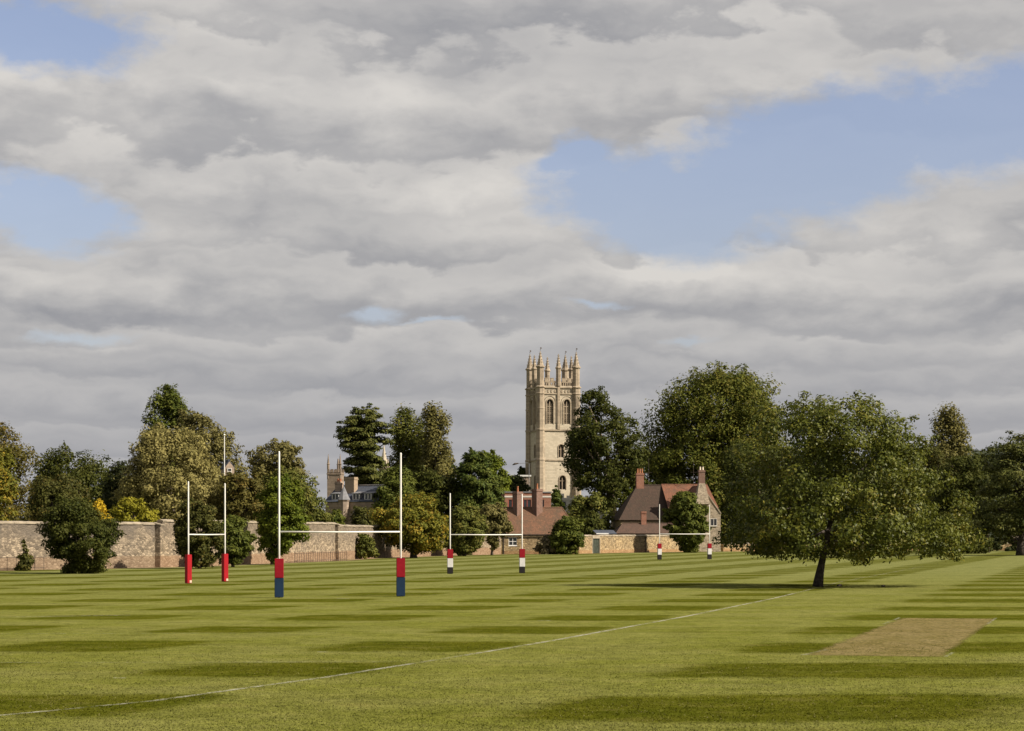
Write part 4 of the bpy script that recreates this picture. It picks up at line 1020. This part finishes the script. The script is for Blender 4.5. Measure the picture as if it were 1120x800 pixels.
# glass cold frames / shed behind the low wall left of the house
o = thing('garden_shed', (X_(664, 352), 352, 0), 'grey felt roofed shed with pale edge behind the low wall', 'shed', rz=R(10))
bm = NB(); box(bm, -1.6, 1.5, 0, 2.5, 0, 3.0); obj('wall', bm, M['college'], o)
bm = NB(); slab(bm, [(-1.8, -0.2, 3.02), (1.6, -0.2, 3.02), (1.6, 2.7, 3.6), (-1.8, 2.7, 3.6)], 0.1); obj('roof', bm, M['slate'], o)
bm = NB(); box(bm, -1.8, 0.2, -0.26, -0.21, 2.93, 3.1); obj('fascia', bm, M['white'], o)

# ------------------------------------------------------------------ planting
tg = 'trees behind the walls'; bg_ = 'bushes in front of the walls'
# the lone tree in the field
lone = grow('walnut_tree', 'lone spreading broadleaf tree standing on the open field', 'tree',
     [(435, 880, 940), (446, 852, 968), (460, 838, 994), (480, 825, 1006), (505, 815, 1017), (530, 806, 1026), (555, 797, 1040), (572, 790, 1054), (584, 789, 1062), (594, 798, 1060), (602, 820, 1044), (607, 828, 1000)],
     120.0, L['walnut'], 11, clumps=400, rc=0.066, leaves=135, leaf=0.165, depth=0.92, flat=0.72, base_px=895, bark='bark_dark', trunk_r=0.225, trunk_top=545, lean=0.55, poke=1.25, inner=0.2, clump_dir=0.5)
for px, py, sc_, lab in ((918, 641.5, 0.10, 'dark clod on the grass just right of the lone trunk'), (966, 642, 0.08, 'small dark clod farther right of the lone trunk')):
    p = G(px, py); bm = NB(); bmesh.ops.create_icosphere(bm, subdivisions=2, radius=sc_)
    rg = random.Random(px)
    for v in bm.verts: v.co = Vector((v.co.x * 1.5, v.co.y, v.co.z * 0.8)) * rg.uniform(0.75, 1.2) + Vector((0, 0, sc_ * 0.5))
    o = obj('clod', bm, M['bark_dark']); o.location = (p[0], p[1], 0); tag(o, lab, 'clod', 'dark clods by the lone tree')

# --- far left
grow('bronze_tree', 'tall bronze green tree at the far left edge', 'tree', [(463, -22, 8), (475, -40, 30), (490, -50, 40), (505, -55, 40), (530, -55, 38), (575, -55, 36)], 205, L['rust'], 21, tg, 150, 0.13, 110, poke=0.5)
grow('yellowing_shrub', 'yellowing shrub at the far left above the wall', 'shrub', [(488, -25, 6), (505, -30, 17), (530, -30, 22), (560, -30, 20), (578, -30, 22)], 190, L['orange'], 22, tg, 70, 0.16, 110)
grow('dark_tree', 'dense dark green tree behind the round bush', 'tree', [(493, 68, 90), (500, 48, 105), (512, 40, 114), (535, 36, 118), (575, 34, 122)], 240, L['dark'], 23, tg, 130, 0.14, 110, poke=0.5)
grow('olive_bush', 'dull olive bush rising above the wall over the round bush', 'bush', [(518, 48, 72), (530, 34, 92), (548, 24, 102), (578, 20, 104)], 192, L['autumn_dark'], 24, tg, 90, 0.14, 120)
grow('holm_oak', 'near black evergreen between the dark tree and the khaki tree', 'tree', [(503, 128, 142), (515, 116, 150), (540, 111, 156), (578, 108, 160)], 225, L['black'], 25, tg, 90, 0.17, 110)
grow('tall_lime', 'tall narrow domed tree, highest of the left group', 'tree', [(421, 178, 184), (428, 170, 193), (440, 163, 201), (455, 159, 206), (470, 157, 209), (490, 150, 214), (530, 146, 220), (575, 146, 220)], 268, L['green'], 26, tg, 220, 0.10, 120, flat=1.1, poke=0.4, spiky=0.3)
grow('broad_tree', 'broad green tree sloping right behind the khaki tree', 'tree', [(453, 206, 222), (463, 200, 240), (478, 198, 256), (495, 196, 265), (520, 196, 268), (575, 200, 268)], 252, L['willow'], 27, tg, 170, 0.12, 110, poke=0.5)
grow('khaki_tree', 'large pale khaki leaved tree with a rounded crown', 'tree', [(469, 172, 196), (476, 156, 212), (490, 146, 226), (508, 139, 238), (525, 133, 243), (545, 129, 249), (558, 136, 250), (572, 150, 246)], 218, L['khaki'], 28, tg, 260, 0.09, 110, poke=0.6)
grow('golden_shrub', 'small bright golden shrub peeping over the wall', 'shrub', [(547, 102, 110), (554, 98, 118), (563, 97, 123), (578, 97, 126)], 187, L['yellow'], 29, tg, 40, 0.2, 70)
grow('lime_shrub', 'lime green shrub just above the wall under the khaki tree', 'shrub', [(545, 136, 150), (553, 126, 163), (563, 122, 172), (580, 120, 176)], 199, L['lime'], 30, tg, 60, 0.16, 90)
# --- in front of the left wall
grow('round_bush', 'big round dark green bush standing before the far left wall', 'bush', [(546, 64, 90), (555, 55, 104), (570, 46, 118), (585, 44, 129), (600, 50, 131), (612, 58, 126), (622, 66, 112), (627, 72, 104)], 161, L['dark'], 31, bg_, 190, 0.10, 150, leaf=0.17, base_px=88, poke=0.6)
grow('wall_climber', 'narrow dark climber on the far left wall', 'climber', [(590, 24, 27), (600, 22, 31), (612, 18, 36), (624, 14, 38)], 173, L['autumn_dark'], 32, bg_, 30, 0.2, 60, depth=0.3, base_px=26)
grow('bronze_bush', 'bronze tinted rounded bush behind the all red goal', 'bush', [(548, 205, 222), (558, 196, 236), (572, 190, 242), (590, 190, 244), (605, 196, 242), (618, 204, 236)], 184, L['autumn_dark'], 33, bg_, 130, 0.12, 120, poke=0.5)
grow('laurel_bush', 'leafy green bush at the right post of the red goal', 'bush', [(566, 248, 262), (578, 238, 274), (592, 234, 278), (606, 236, 272), (616, 242, 264)], 193, L['green'], 34, bg_, 90, 0.14, 110)
grow('rusty_tree', 'rust brown small tree above the wall left of the nearest goal', 'tree', [(519, 248, 262), (525, 240, 280), (534, 236, 292), (550, 236, 294), (585, 238, 296)], 216, L['rust'], 35, tg, 130, 0.13, 110, poke=0.5)
grow('airy_tree', 'airy round topped tree behind the left post of nearest goal', 'tree', [(484, 294, 310), (490, 281, 322), (498, 276, 330), (508, 274, 331), (518, 276, 328), (528, 280, 322)], 282, L['willow'], 36, tg, 110, 0.12, 80, poke=0.9, trunk_top=510)
grow('russet_bush', 'broad russet green bush above the wall beside the slate house', 'bush', [(513, 300, 322), (524, 288, 340), (540, 284, 352), (556, 282, 357), (580, 282, 357)], 249, L['olive'], 37, tg, 150, 0.12, 110, poke=0.5)
grow('green_bush', 'bright green ragged bush before the wall at the nearest goal', 'bush', [(522, 300, 318), (535, 290, 326), (552, 283, 334), (570, 280, 340), (584, 284, 338), (596, 288, 322), (606, 290, 306), (616, 294, 302)], 208, L['fresh'], 38, bg_, 160, 0.11, 120, poke=0.7, base_px=298)
grow('wall_shrub', 'grey green shrub trained on the set back wall', 'shrub', [(584, 392, 404), (592, 388, 410), (602, 388, 412), (610, 390, 412)], 256.0, L['olive'], 39, bg_, 40, 0.2, 70, depth=0.35)
# --- middle
ced = grow('cedar_tree', 'dark tiered cedar rising behind the slate roofed house', 'tree', [(448, 386, 408), (456, 380, 415), (470, 374, 420), (486, 370, 420), (500, 376, 419), (515, 378, 421), (532, 376, 424), (540, 380, 420)], 352, L['cedar'], 41, tg, 190, 0.16, 120, flat=0.34, up=0.8, rough=0.24, tiers=[451, 458, 467, 474, 484, 492, 503, 511, 521, 530, 537], poke=0.9, trunk_top=460, inner=0.3, trunk_r=0.5)
grow('poplar_tree', 'left and broader of the two tall poplars', 'tree', [(447, 441, 454), (456, 434, 460), (470, 431, 463), (490, 429, 468), (515, 428, 470), (550, 428, 472)], 362, L['olive'], 42, 'tall poplars', 120, 0.17, 110, flat=1.6, poke=0.9, spiky=0.8, rough=0.3)
grow('poplar_tree', 'right and paler of the two tall poplars', 'tree', [(445, 466, 480), (455, 460, 487), (468, 460, 489), (480, 461, 489), (492, 461, 496), (515, 461, 498), (550, 460, 498)], 356, L['poplar'], 43, 'tall poplars', 110, 0.17, 100, flat=1.7, poke=1.0, spiky=0.9, rough=0.3, bark='bark_pale')
grow('rounded_tree', 'rounded green tree right of the slate roofed house', 'tree', [(511, 427, 440), (520, 416, 450), (535, 409, 456), (552, 405, 458), (580, 405, 458)], 302, L['green'], 44, tg, 130, 0.14, 110, poke=0.4)
grow('filler_tree', 'dark tree below the two poplars', 'tree', [(515, 452, 480), (528, 446, 500), (545, 444, 505), (580, 444, 508)], 335, L['dark'], 45, tg, 110, 0.14, 100)
grow('orange_tree', 'small tree with orange turning leaves against the high wall', 'tree', [(541, 452, 470), (552, 428, 478), (563, 412, 482), (575, 408, 488), (586, 414, 488), (596, 432, 482), (602, 444, 468)], 268, L['orange'], 46, bg_, 170, 0.10, 100, poke=0.7, base_px=452, bark='bark_dark', trunk_top=570, trunk_r=0.36)
grow('conifer_tree', 'broad conical evergreen left of the tall tower', 'tree', [(491, 513, 518), (500, 507, 530), (512, 502, 540), (526, 498, 547), (542, 494, 552), (575, 490, 554)], 334, L['yew'], 47, tg, 190, 0.11, 110, flat=0.6, up=0.5, poke=0.8)
grow('pale_green_tree', 'light green tree behind the conical evergreen', 'tree', [(495, 528, 538), (501, 524, 548), (510, 522, 558), (525, 522, 560), (560, 522, 560)], 372, L['fresh'], 48, tg, 80, 0.15, 90, poke=0.6)
grow('yellow_green_tree', 'yellow green bush at left post of the cottage goal', 'bush', [(553, 500, 514), (562, 489, 526), (575, 484, 532), (590, 484, 532), (603, 487, 528)], 293, L['olive'], 49, bg_, 130, 0.13, 110, base_px=508)
grow('small_olive_tree', 'little olive tree before the cottage end', 'tree', [(552, 530, 546), (562, 522, 556), (573, 522, 559), (584, 528, 555), (594, 534, 547), (602, 536, 542)], 304, L['willow'], 50, bg_, 80, 0.14, 90, base_px=538, poke=0.6)
grow('cottage_shrub', 'dark green shrub leaning on the tiled cottage wall', 'shrub', [(567, 616, 630), (576, 606, 636), (588, 602, 637), (598, 606, 632), (606, 613, 626)], 316, L['green'], 51, bg_, 90, 0.14, 110, base_px=620, poke=0.6)
grow('grey_shrub', 'low greyish shrub beside the cottage shrub', 'shrub', [(586, 594, 606), (594, 587, 613), (602, 583, 614), (607, 583, 612)], 317, L['grey'], 52, bg_, 45, 0.18, 80)
grow('spruce', 'small dark spruce at the foot of the tall tower', 'tree', [(531, 607, 609), (538, 605, 612), (547, 602, 616), (558, 600, 618)], 440, L['yew'], 53, tg, 50, 0.16, 60, flat=0.6)
grow('sky_tree', 'small distant treetop just left of the tall tower', 'tree', [(512, 569, 573), (516, 565, 577), (524, 563, 579)], 500, L['dark'], 54, tg, 30, 0.2, 50)
grow('dark_bush', 'dark bush above the brick house roof', 'bush', [(520, 556, 570), (530, 550, 578), (545, 548, 580)], 400, L['black'], 55, tg, 50, 0.18, 70)
# --- right of the tower
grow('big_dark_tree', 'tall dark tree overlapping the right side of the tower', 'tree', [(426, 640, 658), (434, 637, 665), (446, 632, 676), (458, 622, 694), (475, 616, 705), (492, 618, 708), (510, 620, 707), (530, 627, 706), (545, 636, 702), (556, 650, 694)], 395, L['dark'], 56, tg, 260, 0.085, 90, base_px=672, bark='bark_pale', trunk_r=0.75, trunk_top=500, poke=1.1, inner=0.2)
grow('plane_tree', 'huge broad olive green tree behind the gabled house', 'tree', [(405, 778, 802), (412, 760, 822), (424, 738, 842), (440, 722, 852), (460, 712, 858), (485, 708, 864), (515, 706, 868), (550, 706, 870), (590, 710, 870)], 440, L['plane'], 57, tg, 760, 0.08, 120, poke=1.0, trunk_r=1.2, inner=0.1, rough=0.12)
grow('hedge_tree', 'brownish tree above the garden door', 'tree', [(543, 628, 655), (550, 622, 664), (562, 620, 668), (585, 620, 670)], 378, L['olive'], 58, tg, 80, 0.14, 90)
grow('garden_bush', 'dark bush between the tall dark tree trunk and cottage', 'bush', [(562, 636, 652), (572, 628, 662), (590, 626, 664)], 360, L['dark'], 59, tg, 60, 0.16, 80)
grow('lit_bush', 'lighter green bush left of the mossy roof', 'bush', [(536, 684, 694), (546, 679, 699), (562, 677, 700), (590, 677, 700)], 415, L['fresh'], 60, tg, 60, 0.16, 80)
grow('gable_bush', 'dense green bush covering the front of the stone gable', 'bush', [(538, 744, 754), (548, 735, 765), (562, 729, 773), (576, 727, 777), (588, 733, 772), (598, 742, 764), (603, 746, 760)], 348, L['green'], 61, bg_, 150, 0.11, 110, base_px=752, poke=0.5)
# --- behind and right of the lone tree; darker leaf colours imitate cloud shade
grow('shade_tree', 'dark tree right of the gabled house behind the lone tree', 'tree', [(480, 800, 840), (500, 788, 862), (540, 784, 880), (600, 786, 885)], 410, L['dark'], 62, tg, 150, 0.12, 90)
grow('shade_tree', 'dark tree hidden behind the middle of the lone tree', 'tree', [(478, 880, 910), (500, 862, 935), (540, 856, 945), (601, 858, 945)], 425, L['green'], 63, tg, 140, 0.13, 80)
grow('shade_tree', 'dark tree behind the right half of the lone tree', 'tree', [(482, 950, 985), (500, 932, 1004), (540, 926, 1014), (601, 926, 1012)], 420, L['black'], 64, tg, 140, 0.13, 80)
grow('poplar_tree', 'single poplar top rising at the right', 'tree', [(446, 1034, 1044), (455, 1026, 1049), (468, 1023, 1054), (485, 1021, 1057), (510, 1018, 1060), (560, 1016, 1060)], 430, L['poplar'], 65, 'tall poplars', 120, 0.18, 120, flat=1.8, poke=0.8, spiky=1.0, rough=0.26)
grow('bronze_tree', 'bronze dark tree left of the right hand poplar', 'tree', [(487, 1010, 1028), (497, 1000, 1046), (520, 996, 1058), (560, 994, 1062), (603, 994, 1062)], 360, L['autumn_dark'], 66, tg, 130, 0.14, 90)
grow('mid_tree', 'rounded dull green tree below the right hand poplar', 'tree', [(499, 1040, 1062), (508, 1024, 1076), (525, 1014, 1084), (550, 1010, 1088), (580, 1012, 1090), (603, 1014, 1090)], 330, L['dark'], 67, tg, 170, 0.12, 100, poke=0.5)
grow('edge_tree', 'spreading layered tree cut by the right photo edge', 'tree', [(474, 1110, 1135), (482, 1098, 1150), (495, 1086, 1160), (515, 1078, 1168), (540, 1072, 1172), (565, 1068, 1172), (585, 1070, 1170)], 300, L['cedar'], 68, tg, 220, 0.11, 100, flat=0.4, up=0.7, poke=0.8, base_px=1117, trunk_r=0.55, bark='bark_dark')
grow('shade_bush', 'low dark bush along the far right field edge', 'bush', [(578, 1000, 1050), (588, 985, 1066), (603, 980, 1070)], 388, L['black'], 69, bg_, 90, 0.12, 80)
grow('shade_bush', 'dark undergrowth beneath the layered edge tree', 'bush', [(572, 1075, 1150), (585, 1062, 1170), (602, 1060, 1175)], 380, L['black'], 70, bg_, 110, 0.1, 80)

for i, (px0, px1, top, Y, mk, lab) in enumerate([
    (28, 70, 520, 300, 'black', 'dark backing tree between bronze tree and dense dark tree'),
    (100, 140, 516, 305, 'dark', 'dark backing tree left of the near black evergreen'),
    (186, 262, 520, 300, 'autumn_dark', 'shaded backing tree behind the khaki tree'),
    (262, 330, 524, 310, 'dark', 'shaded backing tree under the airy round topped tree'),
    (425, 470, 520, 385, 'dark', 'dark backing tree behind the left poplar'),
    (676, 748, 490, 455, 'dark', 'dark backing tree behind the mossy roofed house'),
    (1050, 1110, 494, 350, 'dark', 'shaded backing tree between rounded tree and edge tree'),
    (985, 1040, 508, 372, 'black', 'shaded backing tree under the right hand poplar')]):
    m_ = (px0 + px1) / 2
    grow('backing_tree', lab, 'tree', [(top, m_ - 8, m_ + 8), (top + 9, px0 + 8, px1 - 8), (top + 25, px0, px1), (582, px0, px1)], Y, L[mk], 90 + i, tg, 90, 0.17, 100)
grow('house_shrub', 'low green shrub at the foot of the slate roofed house', 'shrub', [(559, 364, 372), (566, 358, 377), (576, 356, 378)], 285, L['green'], 99, tg, 40, 0.2, 80)
grow('house_shrub', 'dull climber covered shrub right of the corner turret', 'shrub', [(556, 388, 402), (564, 383, 410), (577, 382, 412)], 286, L['autumn_dark'], 100, tg, 50, 0.2, 80)
# ------------------------------------------------------------------ far hill with a wooded crest
bm = NB(); Yd = 2100; rows = []
rg = random.Random(5)
for j, t in enumerate((0.0, 0.35, 0.7, 1.0, 1.4)):
    row_ = []
    for i in range(60):
        px = 700 + i * 18; prof_h = max(0, math.sin(min(1, max(0, (px - 760) / 560)) * math.pi * 0.9)) ** 0.7
        z = Z_(494, Yd) * prof_h * (math.sin(min(t, 1) * math.pi / 2) if t <= 1 else 0.8) + rg.uniform(-0.6, 0.6) - (2 if t == 0 else 0)
        row_.append(bm.verts.new((X_(px, Yd), Yd + (t - 1) * 500, z)))
    rows.append(row_)
for a, b in zip(rows[:-1], rows[1:]):
    for i in range(59): bm.faces.new([a[i], a[i+1], b[i+1], b[i]])
tag(obj('hill', bm, M['hill'], smooth=True), kind='structure')
rng = np.random.default_rng(9); cs = []
for px in np.arange(980, 1130, 2.2):
    hh = 5 + 4 * math.sin(px * 0.11) + rng.uniform(-2, 3)
    if 1066 < px < 1076: hh -= 3
    if 1078 < px < 1090: hh += 5
    for k in range(70):
        cs.append((X_(px, Yd) + rng.normal(0, 1.6), Yd - 8 + rng.normal(0, 4), Z_(495.5, Yd) + rng.uniform(-6, 1) * 1 + hh * rng.uniform(0, 0.9)))
pos = np.array(cs); me = leaf_mesh('wood', pos, rng.normal(size=pos.shape) + [0, -0.3, 0.5], rng.uniform(1.2, 2.4, len(pos)), rng, L['black'], 0.9)
o = bpy.data.objects.new('wood', me); COL.objects.link(o); tag(o, 'far off dark wood along the crest of the hill', 'wood', kind='stuff')
